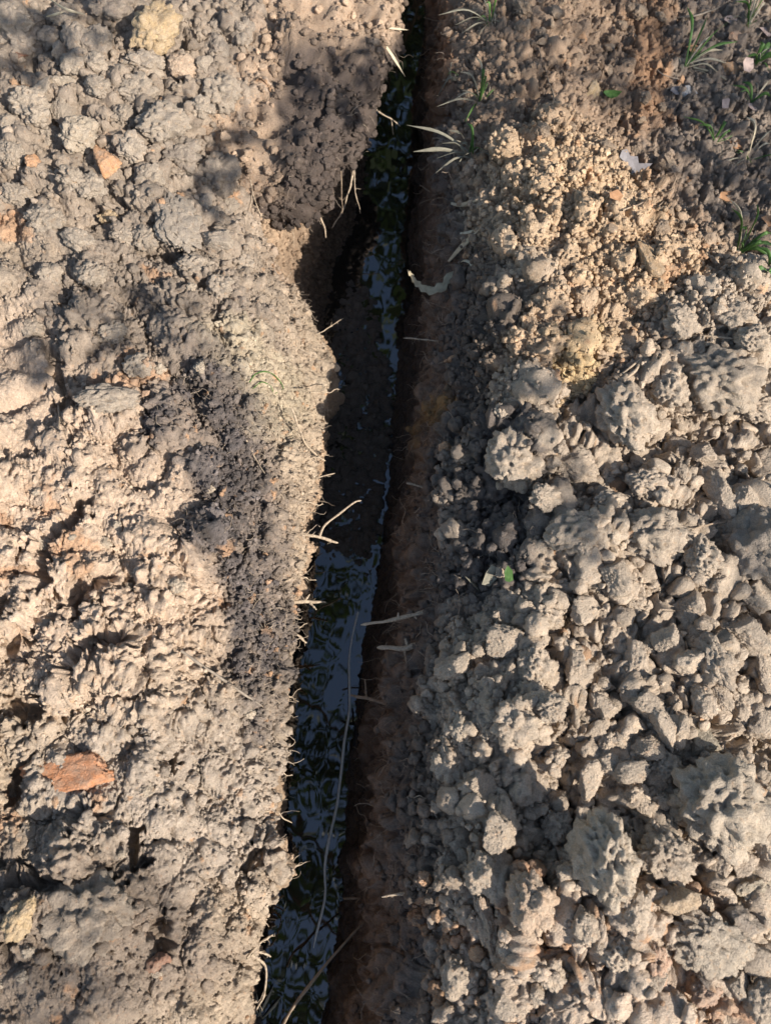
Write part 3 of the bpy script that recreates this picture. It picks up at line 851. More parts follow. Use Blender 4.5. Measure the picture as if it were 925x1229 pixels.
G2 = [(12, 25, 24, 18, 'round'), (30, 52, 26, 22, 'crumbly'), (92, 50, 16, 18, 'round'), (116, 52, 16, 20, 'round'), (62, 48, 14, 12, 'round'), (40, 28, 16, 14, 'round'), (75, 22, 16, 14, 'crumbly'),
      (50, 108, 10, 17, 'angular'), (76, 134, 13, 22, 'angular'), (62, 166, 15, 13, 'porous'), (35, 125, 22, 18, 'porous'), (86, 78, 14, 12, 'round'), (115, 78, 13, 12, 'round'), (72, 62, 9, 12, 'angular'),
      (175, 78, 24, 16, 'crumbly'), (165, 110, 22, 18, 'crumbly'), (118, 106, 14, 12, 'round'), (195, 150, 30, 20, 'porous'), (260, 60, 13, 20, 'round'), (260, 35, 10, 12, 'round'), (232, 8, 14, 10, 'angular'),
      (245, 80, 10, 16, 'angular'), (265, 115, 22, 20, 'porous'), (240, 130, 18, 14, 'crumbly'), (175, 287, 17, 14, 'porous'), (150, 285, 16, 12, 'porous'), (275, 250, 14, 18, 'angular'), (245, 245, 10, 14, 'angular'),
      (12, 150, 14, 12, 'round'), (15, 185, 14, 16, 'porous'), (45, 140, 14, 14, 'crumbly'), (110, 225, 18, 16, 'crumbly'), (85, 215, 15, 14, 'crumbly'), (160, 180, 16, 18, 'crumbly'), (180, 215, 16, 18, 'crumbly'),
      (150, 140, 14, 14, 'porous'), (20, 235, 18, 14, 'porous'), (55, 265, 22, 16, 'porous'), (95, 290, 18, 12, 'round'), (290, 40, 14, 18, 'crumbly'), (235, 320, 20, 14, 'porous'), (290, 320, 14, 14, 'crumbly'),
      (265, 345, 16, 14, 'porous'), (110, 330, 18, 14, 'porous'), (60, 330, 16, 14, 'crumbly'), (40, 395, 14, 12, 'crumbly'), (135, 400, 16, 12, 'porous'), (130, 480, 34, 16, 'porous'), (165, 440, 16, 14, 'porous')]
for (a, b, c, d, k) in G2:
    lab = 'brown-grey pressed clod' if b > 300 else {'angular': 'angular', 'round': 'rounded', 'porous': 'pitted', 'crumbly': 'crumbly'}[k] + ' grey-tan clod'
    clod(a, b, c, d, k, GTAN if b > 70 else (0.29, 0.235, 0.18), *near_label(a, b, lab, ('brown-grey bank clods' if b > 300 else k + ' clods on the clod heap')), lift=0.15)
def fill(n, box, test, kinds, col, label, group, r0, r1, lift=0.3):
    made = 0
    while made < n:
        px, py = random.uniform(box[0], box[2]), random.uniform(box[1], box[3])
        if not test(px, py):
            continue
        r = r0 + (r1 - r0) * random.random() ** 2
        clod(px, py, r * random.uniform(0.8, 1.2), r * random.uniform(0.8, 1.2), random.choice(kinds), col, *near_label(px, py, label, group), lift=lift, ang=random.uniform(-1.5, 1.5))
        made += 1
fill(55, (590, 480, 920, 1220), lambda x, y: x > 600, ['angular', 'round', 'angular', 'crumbly'], GREY, 'finger-tip sized grey lump', 'finger-tip sized lumps on the grey spoil heap', 6.5, 12)
fill(32, (570, 0, 800, 300), lambda x, y: y < 160 or x > 720, ['round', 'crumbly', 'angular'], BROWN, 'small brown crumb in shade', 'small brown crumbs in shade', 6, 12)
fill(28, (0, 320, 300, 1220), lambda x, y: x < 320 - 0.02 * y, ['crumbly', 'porous'], (0.40, 0.325, 0.235), 'small tan lump stuck on smeared clay', 'small tan lumps on the clay bank', 5, 10, 0.1)

# ------------------------------------------------------------------ hanging topsoil block
def topsoil():
    dirs = ICO6[0]
    sh = np.sign(dirs) * np.abs(dirs) ** 0.72
    sh = sh / np.max(np.abs(sh), axis=1, keepdims=True) * 0.35 + sh * 0.65
    # placed by the block's visible corners
    c = W(360, 112, -0.005)
    k = mmpp(c)
    ax = np.array([80 * k, 175 * k, 0.075])
    P = sh * ax
    P[:, 0] += np.where(P[:, 2] < 0, 0.10 * P[:, 2], 0)
    n = P / ax ** 2; n /= np.linalg.norm(n, axis=1, keepdims=True)
    P[:, 0] += 0.16 * P[:, 1]
    world = (P + c).astype(np.float32)
    d = 0.030 * fbm(world, 11, 3, 4.0) + 0.022 * np.abs(perlin(world, 36, 8.0)) + 0.008 * np.abs(perlin(world, 90, 18.0)) + 0.0016 * fbm(world, 230, 2, 28.0)
    cr = np.zeros(len(P), np.float32)
    r = np.random.default_rng(3)
    for s, lo_, hi_ in ((420, .008, .022), (1400, .005, .010)):
        for q in r.integers(0, len(P), s):
            rad = lo_ + (hi_ - lo_) * r.random() ** 2
            dd = np.linalg.norm(world - world[q], axis=1) if s < 0 else None
            lx = np.abs(world[:, 1] - world[q, 1]) < rad
            id_ = np.where(lx)[0]
            dist_ = np.linalg.norm(world[id_] - world[q], axis=1) / rad
            m = dist_ < 1
            h = d[q] + rad * (0.75 * np.sqrt(np.clip(1 - dist_ ** 2, 0, 1)) - 0.2)
            d[id_[m]] = np.maximum(d[id_[m]], h[m])
    world = world + n.astype(np.float32) * d[:, None]
    me = make_mesh('topsoil_block', world - c.astype(np.float32), ICO6[1])
    col = np.zeros((len(P), 4), np.float32)
    w2 = fbm(world, 22, 3, 70.0)
    u, v = mapuv(world[:, 0], world[:, 1], 0.0)
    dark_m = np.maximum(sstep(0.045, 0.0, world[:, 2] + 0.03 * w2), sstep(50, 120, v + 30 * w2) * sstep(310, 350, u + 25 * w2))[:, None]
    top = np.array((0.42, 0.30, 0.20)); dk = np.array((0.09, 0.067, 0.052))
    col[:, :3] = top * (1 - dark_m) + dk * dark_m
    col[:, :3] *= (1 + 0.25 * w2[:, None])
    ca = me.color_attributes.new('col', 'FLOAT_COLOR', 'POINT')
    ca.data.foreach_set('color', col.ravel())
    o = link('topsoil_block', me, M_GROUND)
    o.location = c
    tag(o, 'overhanging block of dark rooty topsoil above a hollow in the trench wall', 'soil block')
    return o, world, n, col[:, :3]
TB, TBV, TBN, TBC = topsoil()

# ------------------------------------------------------------------ loose crumbs, too many to count
def crumbs():
    srcs = []
    r = np.random.default_rng(21)
    v, f = ico(3)
    for s in range(8):
        kd = ('crumbly', 'angular', 'porous', 'crumbly')[s % 4]
        me = make_mesh('crumb_shape', clod_shape(v, kd, 300 + s, 14, 0.34), f)
        me.materials.append(M_CRUMB)
        srcs.append(bpy.data.objects.new('crumb_shape', me))
    pts, sc_, cl, wt = [], [], [], []
    def add(mask, n, r0, r1, lift):
        w = (mask * du * dv).ravel().astype(np.float64)
        cdf = np.cumsum(w)
        pk = np.clip(np.searchsorted(cdf, r.random(n) * cdf[-1]), 0, H_ * W_ - 1)
        rad = r0 + (r1 - r0) * r.random(n) ** 2.5
        p = Pf[DS].reshape(-1, 3)[pk] + Nf.reshape(-1, 3)[pk] * (rad * lift)[:, None]
        pts.append(p); sc_.append(rad); cl.append(C.reshape(-1, 3)[pk] * (1 + 0.13 * r.normal(size=(n, 1)))); wt.append(wet_shade.reshape(-1)[pk])
    add(heapm, 200, 0.012, 0.022, 0.15)
    add(heapm, 1000, 0.005, 0.014, 0.25)
    add(topL, 800, 0.005, 0.015, 0.2)
    add(upR, 500, 0.004, 0.010, 0.2)
    add(lowL * (1 - smooth_patch), 500, 0.004, 0.012, 0.1)
    add(RR * sstep(600, 540, U), 1500, 0.003, 0.012, 0.3)
    add(flo * 1.0, 260, 0.006, 0.018, 0.2)
    add(heapm, 3200, 0.0018, 0.006, 0.3)
    add(gran, 15000, 0.0011, 0.0062, 0.45)
    add(upR, 3600, 0.0022, 0.0065, 0.35)
    add(topL, 3000, 0.0022, 0.0075, 0.3)
    add(lowL * (1 - smooth_patch), 7000, 0.0010, 0.0036, 0.3)
    add(wallL * sstep(260, 180, V), 3000, 0.002, 0.008, 0.4)
    add(LL * dark, 2200, 0.0016, 0.0045, 0.5)
    add(edgeL, 1800, 0.0016, 0.0045, 0.4)
    add(wallR * sstep(-0.22, 0.02, zz), 1500, 0.0015, 0.007, 0.3)
    add(wallR * sstep(-0.08, 0.02, zz), 160, 0.007, 0.016, 0.2)
    add(wallL * sstep(-0.3, 0, zz), 2000, 0.0018, 0.0045, 0.35)
    k = r.integers(0, len(TBV), 7000); rad = 0.0015 + 0.009 * r.random(7000) ** 5
    pts.append(TBV[k] + TBN[k] * (rad * 0.4)[:, None]); sc_.append(rad); wt.append(np.zeros(7000)); cl.append(TBC[k] * (1 + 0.2 * r.normal(size=(7000, 1))))
    # the same loose clods carry on over the banks around the dense patch
    dA = np.gradient(ys)[:, None] * np.abs(np.gradient(X, axis=1))
    wO = dA * (dist > 0.0) * (dist < 1.5) * (isL + isR)[None, :]
    cdf = np.cumsum(wO.ravel()); nO = 15000
    k = np.clip(np.searchsorted(cdf, r.random(nO) * cdf[-1]), 0, J * I - 1)
    rad = 0.004 + 0.030 * r.random(nO) ** 2.6
    pO = Pf.reshape(-1, 3)[k].copy()
    jk, ik = np.divmod(k, I)
    pO[:, 0] += (r.random(nO) - 0.5) * np.abs(np.gradient(X, axis=1))[jk, ik]; pO[:, 1] += (r.random(nO) - 0.5) * np.gradient(ys)[jk]
    pO[:, 2] += rad * 0.2
    pts.append(pO); sc_.append(rad); wt.append(np.zeros(nO)); cl.append(ci.reshape(-1, 4)[k, :3] * (1 + 0.12 * r.normal(size=(nO, 1))))
    p = np.concatenate(pts).astype(np.float32); s = np.concatenate(sc_).astype(np.float32)
    c = np.clip(np.concatenate(cl), 0.02, 0.8).astype(np.float32)
    me = bpy.data.meshes.new('soil_crumbs')
    me.vertices.add(len(p)); me.vertices.foreach_set('co', p.ravel())
    a = me.attributes.new('size', 'FLOAT', 'POINT'); a.data.foreach_set('value', s)
    a = me.attributes.new('rot', 'FLOAT_VECTOR', 'POINT'); a.data.foreach_set('vector', (r.random((len(p), 3)) * 6.283).astype(np.float32).ravel())
    a = me.attributes.new('col', 'FLOAT_COLOR', 'POINT'); a.data.foreach_set('color', np.concatenate([c, np.concatenate(wt)[:, None].astype(np.float32)], 1).ravel())
    o = bpy.data.objects.new('soil_crumbs', me)
    COL.objects.link(o)
    me.materials.append(M_CRUMB)
    ng = bpy.data.node_groups.new('crumb scatter', 'GeometryNodeTree')
    ng.interface.new_socket('Geometry', in_out='INPUT', socket_type='NodeSocketGeometry')
    ng.interface.new_socket('Geometry', in_out='OUTPUT', socket_type='NodeSocketGeometry')
    gin, gout = ng.nodes.new('NodeGroupInput'), ng.nodes.new('NodeGroupOutput')
    join = ng.nodes.new('GeometryNodeGeometryToInstance')
    for so in srcs:
        oi = ng.nodes.new('GeometryNodeObjectInfo')
        oi.inputs['Object'].default_value = so
        ng.links.new(oi.outputs['Geometry'], join.inputs[0])
    iop = ng.nodes.new('GeometryNodeInstanceOnPoints')
    ng.links.new(gin.outputs[0], iop.inputs['Points'])
    ng.links.new(join.outputs[0], iop.inputs['Instance'])
    iop.inputs['Pick Instance'].default_value = True
    def named(n, t):
        k = ng.nodes.new('GeometryNodeInputNamedAttribute'); k.data_type = t; k.inputs['Name'].default_value = n
        return k.outputs[0]
    e2r = ng.nodes.new('FunctionNodeEulerToRotation')
    ng.links.new(named('rot', 'FLOAT_VECTOR'), e2r.inputs[0])
    ng.links.new(e2r.outputs[0], iop.inputs['Rotation'])
    ng.links.new(named('size', 'FLOAT'), iop.inputs['Scale'])
    ng.links.new(iop.outputs[0], gout.inputs[0])
    md = o.modifiers.new('scatter', 'NODES')
    md.node_group = ng
    tag(o, 'fine loose crumbs of soil strewn over both heaps and the trench walls', 'soil crumbs', kind='stuff')
crumbs()

# ------------------------------------------------------------------ tubes: roots, stems, twigs, fibres
def smooth_path(pts, n):
    p = np.asarray(pts, float)
    if len(p) == 2:
        t = np.linspace(0, 1, n)[:, None]
        return p[0] * (1 - t) + p[1] * t
    q = np.vstack([2 * p[0] - p[1], p, 2 * p[-1] - p[-2]])
    out_ = []
    m = len(p) - 1
    for s in np.linspace(0, m - 1e-6, n):
        k = int(s); t = s - k
        a, b, c, d = q[k], q[k + 1], q[k + 2], q[k + 3]
        out_.append(0.5 * ((2 * b) + (-a + c) * t + (2 * a - 5 * b + 4 * c - d) * t * t + (-a + 3 * b - 3 * c + d) * t ** 3))
    return np.array(out_)
def tube_arrays(path, rad, sides, base=0):
    n = len(path)
    tan = np.gradient(path, axis=0)
    tan /= np.linalg.norm(tan, axis=1, keepdims=True) + 1e-9
    ref = np.array((0.31, 0.17, 0.93))
    a = np.cross(tan, ref); a /= np.linalg.norm(a, axis=1, keepdims=True) + 1e-9
    b = np.cross(tan, a)
    th = np.arange(sides) / sides * 2 * math.pi
    v = path[:, None, :] + rad[:, None, None] * (np.cos(th)[None, :, None] * a[:, None, :] + np.sin(th)[None, :, None] * b[:, None, :])
    k = np.arange(n * sides).reshape(n, sides) + base
    kn = np.roll(k, -1, axis=1)
    q = np.stack([k[:-1], kn[:-1], kn[1:], k[1:]], -1).reshape(-1, 4)
    return v.reshape(-1, 3), q
def tube(name, pts, r0, r1, mat, parent=None, n=26, jit=0.25, knob=0.4, sides=8, origin=None, hairs=0):
    path = smooth_path(pts, n)
    L = np.linalg.norm(path[-1] - path[0])
    s = random.random() * 50
    for k in range(3):
        w = perlin(np.stack([np.linspace(0, n / 5.0, n) + s, np.full(n, 3.7 * k + s), np.full(n, 1.3)], -1), 1.0)
        path[:, k] += w * jit * L * 0.05 * np.sin(np.linspace(0.15, math.pi * 0.6, n))
    rad = np.linspace(r0, r1, n)
    rad = rad * (1 + knob * perlin(np.stack([np.linspace(0, n / 2.2, n) + s, np.full(n, s), np.full(n, 0.5)], -1), 1.0))
    rad[-1] *= 0.35
    o0 = np.array(origin if origin is not None else path[0])
    v, q = tube_arrays(path - o0, rad, sides)
    if hairs:
        V2, Q2, bs_ = [v], [q], len(v)
        for _ in range(hairs):
            k = random.randrange(2, n - 1)
            d = np.array([random.gauss(0, 1) for _ in range(3)]); d /= np.linalg.norm(d)
            hl = random.uniform(0.004, 0.014)
            hp = [path[k] - o0]
            for _q in range(4):
                d = d + 0.5 * np.array([random.gauss(0, 1) for _ in range(3)]); d /= np.linalg.norm(d)
                hp.append(hp[-1] + d * hl / 4)
            v_, q_ = tube_arrays(np.array(hp), np.linspace(0.0006, 0.00025, 5), 4, bs_)
            V2.append(v_); Q2.append(q_); bs_ += len(v_)
        v, q = np.concatenate(V2), np.concatenate(Q2)
    o = link(name, make_mesh(name, v, q), mat, parent)
    if parent is None:
        o.location = o0
    return o, path
def root(label, pts, r0, r1, forks=(), mat=None, group=None, name='root', cat='root', jit=0.4):
    """pts: (px, py, z); forks: lists of points, joined to the root"""
    mat = mat or M_ROOT
    P = [W(*p) for p in pts]
    o, path = tube(name, P, r0, r1, mat, jit=jit, hairs=7)
    for f in forks:
        fp = [W(*p) for p in f]
        k = np.argmin(np.linalg.norm(path - fp[0], axis=1))
        fp[0] = path[k]
        tube('side_root', fp, (r0 + r1) * 0.36, r1 * 0.6, mat, parent=o, n=16, origin=P[0] if False else np.array(o.location))
    tag(o, label, cat, group)
    return o
z = -0.03
root('long straight root bridging out over the water from the shaded wall', [(560, 718, .0), (528, 729, .02), (480, 741, .02), (433, 750, .01)], .0042, .0026,
     forks=[[(480, 741, .02), (478, 735, .025)], [(497, 737, .02), (500, 743, .015)]])
root('bent root with a forked thick end below the long straight root', [(562, 764, .0), (545, 758, .01), (515, 764, .01), (486, 779, .0), (452, 776, -.01)], .0036, .0042,
     forks=[[(490, 776, .0), (486, 766, .01)], [(486, 780, .0), (490, 800, -.04), (493, 815, -.07)]])
root('short knobbly root crossing the pale waterline root', [(495, 852, -.10), (475, 847, -.11), (445, 839, -.13), (420, 834, -.14)], .0036, .0026, mat=M_ROOTD, forks=[[(438, 837, -.13), (438, 815, -.14)]])
root('wavy pale root reaching from the heap beside orange crumbs', [(575, 1105, .03), (545, 1094, .05), (520, 1082, .05), (490, 1073, .04), (458, 1077, .03)], .0034, .0018, forks=[[(545, 1094, .05), (560, 1112, .04)]])
root('thin dark root stub poking straight out low over the water', [(470, 1078, -.25), (440, 1077, -.24), (412, 1079, -.24)], .0028, .0018, mat=M_ROOTD)
root('small forked root tip on the brown wall above the long straight root', [(545, 605, -.03), (518, 592, -.04), (505, 584, -.04), (487, 580, -.04)], .0022, .0020, forks=[[(516, 591, -.04), (517, 577, -.03)]])
root('short pale root high on the shaded wall below the curled leaf', [(545, 412, -.03), (515, 408, -.03), (484, 406, -.04)], .0020, .0012)
root('short pale root lying on dark humus at the trench lip', [(572, 548, 0), (562, 540, .01), (537, 524, .01)], .0022, .0014)
root('short brown root low on the brown wall', [(535, 628, -.16), (515, 636, -.17), (486, 641, -.18)], .0034, .0020, mat=M_ROOTD)
root('hair-thin pale root running along the waterline', [(430, 735, -.331), (418, 790, -.331), (420, 850, -.331), (408, 905, -.331), (405, 970, -.331), (389, 1040, -.331), (390, 1090, -.331), (378, 1140, -.331)], .0030, .0024, mat=M_ROOTG, jit=0.35)
root('long thin stem leaning diagonally across the trench', [(335, 1240, -.05), (350, 1212, -.07), (398, 1150, -.12), (432, 1112, -.16), (456, 1092, -.19)], .0026, .0016, mat=M_ROOTD, name='stem', cat='stem', jit=0.15)
root('forked root sticking out over the water from the sunlit lip', [(330, 640, -.02), (362, 641, -.02), (385, 646, -.03), (406, 652, -.04)], .0034, .0024, forks=[[(382, 644, -.03), (390, 630, -.02), (408, 616, -.01), (425, 603, 0), (433, 601, 0)]])
root('slender pale root above the forked root', [(330, 592, -.01), (352, 586, -.02), (372, 577, -.03), (402, 568, -.03)], .0026, .0012, forks=[[(372, 577, -.03), (384, 573, -.02)]])
root('drooping pale root hanging down the sunlit lip', [(350, 490, .03), (358, 512, .01), (370, 537, -.02), (390, 554, -.05)], .0022, .0018)
root('knotty root with small nodules below the forked root', [(318, 740, .02), (340, 724, -.02), (365, 722, -.03), (391, 722, -.04)], .0050, .0020, forks=[[(365, 722, -.03), (372, 713, -.02)], [(370, 723, -.03), (380, 732, -.03)]])
root('stubby hairy root pointing down beside the knotty root', [(335, 748, -.01), (350, 757, -.03), (368, 772, -.05)], .0026, .0020, forks=[[(352, 758, -.03), (362, 752, -.03)]])
root('thin curled root above the forked root on the lip', [(345, 608, .0), (360, 622, -.02), (364, 640, -.04)], .0014, .0009, forks=[[(358, 618, -.02), (372, 617, -.02)]])
root('fine wavy rootlet lying on the sunlit wall', [(330, 556, .01), (355, 557, -.02), (378, 561, -.04)], .0012, .0008)
root('fine bent rootlet reaching over the mud from the sunlit wall', [(372, 405, -.08), (390, 396, -.10), (412, 382, -.11)], .0013, .0009)
root('thick rootlet dangling under the topsoil block', [(372, 215, -.05), (378, 240, -.08), (388, 268, -.11), (391, 286, -.13)], .0030, .0016, forks=[[(375, 230, -.07), (366, 252, -.1)]])
root('curved rootlet dangling in front of the topsoil block', [(424, 205, -.05), (420, 225, -.07), (412, 250, -.10), (398, 274, -.14)], .0026, .0014)
root('bundle of thin rootlets hanging from the topsoil block corner', [(300, 215, .05), (306, 240, .02), (314, 262, -.01)], .0016, .0010, forks=[[(304, 230, .03), (300, 255, .01)], [(306, 240, .02), (316, 250, .0)]])
root('short rootlet hanging below the middle of the topsoil block', [(326, 235, -.02), (327, 252, -.05), (328, 268, -.08)], .0020, .0012, mat=M_ROOTD)
root('pale branching root arching from the topsoil block over the water', [(428, 118, -.02), (445, 128, -.04), (462, 138, -.05), (480, 152, -.07)], .0026, .0014, forks=[[(470, 144, -.06), (472, 162, -.09)], [(450, 131, -.04), (442, 150, -.06)]])
for k in range(12):
    v_ = 620 + 52 * k + random.uniform(-14, 14); u0 = np.interp(v_, (560, 830, 1229), (548, 520, 512))
    root('short crooked pale root sticking out of the brown trench wall', [(u0 + 8, v_ + random.uniform(-6, 6), -.03), (u0 - 12, v_, -.05), (u0 - random.uniform(24, 44), v_ + random.uniform(-10, 14), -.07)], .0020, .0009, mat=random.choice((M_ROOT, M_ROOTD)), group='short crooked roots in the brown trench wall',
         forks=[[(u0 - 12, v_, -.05), (u0 - 22, v_ + random.choice((-12, 12)), -.06)]], jit=1.2)
for k in range(9):
    v_ = 470 + 74 * k + random.uniform(-14, 14); u0 = np.interp(v_, (400, 600, 800, 1000, 1229), (395, 368, 342, 322, 290))
    root('short curly rootlet fringing the sunlit trench lip', [(u0 - 14, v_, .01), (u0 + 3, v_ + random.uniform(-8, 8), -.02), (u0 + random.uniform(14, 28), v_ + random.uniform(-12, 16), -.04)], .0015, .0008, group='curly rootlets fringing the sunlit lip', jit=1.2)
for k in range(9):
    u_ = 322 + 13 * k + random.uniform(-4, 4); L_ = random.uniform(14, 46); dx = random.uniform(-10, 10)
    root('thin brown rootlet dangling in the row under the topsoil block', [(u_, 205 - 0.1 * (u_ - 322), -.03), (u_ + dx * .3, 222 + L_ * .3, -.06), (u_ + dx, 226 + L_, -.10)], .0014, .0008, mat=random.choice((M_ROOT, M_ROOTD)), group='rootlets dangling under the topsoil block')
root('thin pale root across the face of the topsoil block', [(395, 160, .02), (415, 165, .01), (430, 175, 0)], .0018, .0012)
root('spray of thin dry roots reaching into the dark below the grass', [(550, 245, -.06), (528, 238, -.08), (503, 222, -.09)], .0018, .0010, mat=M_ROOTD,
     forks=[[(535, 240, -.08), (515, 240, -.1), (502, 245, -.11)], [(530, 239, -.08), (518, 255, -.1), (502, 268, -.13)]])
def lying(label, pix, r0, r1, mat, lift=0.003, name='root', cat='root', forks=(), jit=0.3):
    P = [np.array(hit(a, b)[0]) + np.array((0, 0, lift)) for a, b in pix]
    o, path = tube(name, P, r0, r1, mat, jit=jit)
    tag(o, label, cat)
    return o
lying('long pale root looping over the crest of the huge clay mass', [(728, 458), (745, 450), (765, 435), (790, 413), (830, 406), (880, 409), (924, 408)], .0022, .0016, M_ROOT, 0.007)
lying('short thick root piece below the long looping root', [(722, 470), (740, 462), (760, 447), (772, 425)], .0036, .0026, M_ROOT, 0.006)
lying('thin straight rootlet on the shaded brown heap', [(645, 60), (652, 85), (662, 115), (673, 150)], .0015, .0012, M_ROOTD, 0.006)
lying('long curved rootlet on brown soil beside the grey leaf', [(796, 190), (806, 210), (806, 228), (795, 244), (768, 258)], .0016, .0012, M_ROOTD, 0.006)
lying('short forked rootlet between the grey leaf and granular soil', [(745, 255), (758, 250), (772, 245)], .0015, .0010, M_ROOTD, 0.005)
lying('grey curved twig among the sparse grass', [(812, 24), (835, 21), (856, 13), (876, 2)], .0026, .0020, M_TWIG, 0.006, 'twig', 'twig')
lying('pale stick lying among leaf litter by the spreading grass tuft', [(830, 83), (850, 88), (870, 98)], .0026, .0022, M_STRAWG, 0.005, 'twig', 'twig')
lying('thin twig between the heap and the sparse grass', [(782, 82), (795, 92), (815, 98)], .0013, .0009, M_TWIG, 0.005, 'twig', 'twig')
lying('dark broken twig lying on the tan clay near dark topsoil', [(218, 782), (240, 797), (262, 812), (285, 828), (316, 850)], .0026, .0018, M_TWIG, 0.008, 'twig', 'twig')
lying('small pale upright rootlet beside the smooth clay patch', [(66, 472), (72, 488), (73, 518)], .0018, .0014, M_ROOT, 0.008)
lying('thin rootlet lying on dark crumbs of the bank', [(296, 530), (305, 548), (318, 570)], .0012, .0009, M_ROOT, 0.006)
lying('fine rootlet crossing the brown clay by the bank edge', [(235, 300), (250, 306), (262, 318)], .0011, .0008, M_ROOTD, 0.005)
lying('thin pale rootlet on the clod heap in shade', [(42, 40), (45, 52), (48, 62)], .0014, .0010, M_ROOT, 0.008)
lying('thin root across grey clods below the dark hollow', [(820, 640), (845, 632), (872, 628)], .0016, .0012, M_ROOTD, 0.008)
lying('short rootlet at the corner of the huge clay mass', [(858, 575), (880, 568), (900, 568)], .0013, .0009, M_ROOT, 0.006)
# curled roots at the near lip of the sunlit bank
for k, (lab, pts) in enumerate((('curled pale root looping below the sunlit lip', [(302, 1145, 0), (318, 1160, -.02), (318, 1190, -.03), (308, 1212, -.03)]),
                 ('root tip curling up from the knot on the lip', [(296, 1150, .01), (312, 1132, -.01), (328, 1122, -.01)]),
                 ('short hooked root above the curled pale root', [(306, 1098, 0), (318, 1088, -.02), (314, 1070, -.02)]),
                 ('tiny side root stub on the lip knot', [(300, 1140, 0), (314, 1143, -.01), (325, 1148, -.02)]),
                 ('small root stub from the bulging lip over the water', [(330, 1038, -.02), (345, 1039, -.05), (362, 1038, -.06)]))):
    root(lab, pts, .0020, .0012)

# fine fibres, too many to count
def fibres():
    r = np.random.default_rng(5)
    V_, Q_, base = [], [], 0
    S3 = Pf[DS].reshape(-1, 3); N3 = Nf.reshape(-1, 3)
    def grow_from(p, n, L, rad, lay):
        nonlocal base
        d = r.normal(size=3); d -= n * (d @ n) * lay
        d += np.array((0, 0, -0.25)); d /= np.linalg.norm(d)
        path = [p - n * 0.002]
        m = 7
        for s in range(m):
            d = d + 0.45 * r.normal(size=3); d -= n * min(d @ n, 0) ; d /= np.linalg.norm(d)
            path.append(path[-1] + d * L / m + n * 0.0006)
        v, q = tube_arrays(np.array(path), np.linspace(rad, rad * 0.5, m + 1), 3, base)
        V_.append(v); Q_.append(q); base += len(v)
    for mask, n, L0, L1, lay in ((LL * dark, 260, .012, .04, .8), (edgeL * blob(345, 650, 40, 500), 700, .01, .04, .6), (wallR * sstep(-0.28, -0.05, zz), 900, .012, .05, .6),
                                 (wallL * sstep(-.2, 0, zz), 160, .01, .03, .6), (RR * dark, 160, .01, .03, .6), (upR, 90, .012, .04, .8), (LL * blob(310, 450, 60, 50), 140, .01, .03, .7)):
        w = (mask * du * dv).ravel().astype(np.float64); cdf = np.cumsum(w)
        pk = np.clip(np.searchsorted(cdf, r.random(n) * cdf[-1]), 0, H_ * W_ - 1)
        for k in pk:
            grow_from(S3[k].astype(float), N3[k].astype(float), r.uniform(L0, L1), r.uniform(.00028, .0006), lay)
    for mask, n in ((wallR * sstep(-0.28, -0.05, zz), 170), (edgeL * blob(345, 650, 36, 520), 90), (RR * sstep(580, 540, U), 70), (wallL * sstep(-.2, 0, zz), 60)):
        w = (mask * du * dv).ravel().astype(np.float64); cdf = np.cumsum(w)
        for k in np.clip(np.searchsorted(cdf, r.random(n) * cdf[-1]), 0, H_ * W_ - 1):
            grow_from(S3[k].astype(float), N3[k].astype(float), r.uniform(.02, .065), r.uniform(.0006, .0011), .5)
    for k in r.integers(0, len(TBV), 420):
        grow_from(TBV[k].astype(float), TBN[k].astype(float), r.uniform(.012, .045), r.uniform(.0003, .0006), .5)
    o = link('root_fibres', make_mesh('root_fibres', np.concatenate(V_), np.concatenate(Q_)), M_FIBRE)
    tag(o, 'hair-fine root fibres matted on the trench lips and dark topsoil', 'root fibres', kind='stuff')
fibres()

# ------------------------------------------------------------------ grass and leaves
def blade_mesh(pts, w0, fold=0.25):
    path = smooth_path(pts, 10)
    tan = np.gradient(path, axis=0); tan /= np.linalg.norm(tan, axis=1, keepdims=True) + 1e-9
    view = CAM - path.mean(0); view = view / np.linalg.norm(view) + np.random.default_rng(int(abs(path[0, 0]) * 1e5) + int(w0 * 1e6)).normal(size=3) * 0.45
    side = np.cross(tan, view); side /= np.linalg.norm(side, axis=1, keepdims=True) + 1e-9
    up = np.cross(side, tan)
    t = np.linspace(0, 1, 10)
    w = w0 * (0.55 + 0.9 * t) * np.clip((1 - t) * 3.0, 0.06, 1)
    th = 0.0003
    v = []
    for sgn in (1, -1):
        for k, off in ((-1, fold), (0, 0), (1, fold)):
            v.append(path + side * (w * k)[:, None] + up * (w * off)[:, None] + up * th * sgn * 0.5)
    v = np.stack(v, 1)                       # 10 x 6
    ring = [0, 1, 2, 5, 4, 3]
    k = np.arange(60).reshape(10, 6)[:, ring]
    kn = np.roll(k, -1, 1)
    q = np.stack([k[:-1], k[1:], kn[1:], kn[:-1]], -1).reshape(-1, 4)
    return v.reshape(-1, 3), q
def blade(name, pts, w0, mat, parent=None, o0=None):
    v, q = blade_mesh(pts, w0)
    o0 = np.array(o0 if o0 is not None else pts[0])
    o = link(name, make_mesh(name, v - o0, q), mat, parent)
    if parent is None:
        o.location = o0
    return o
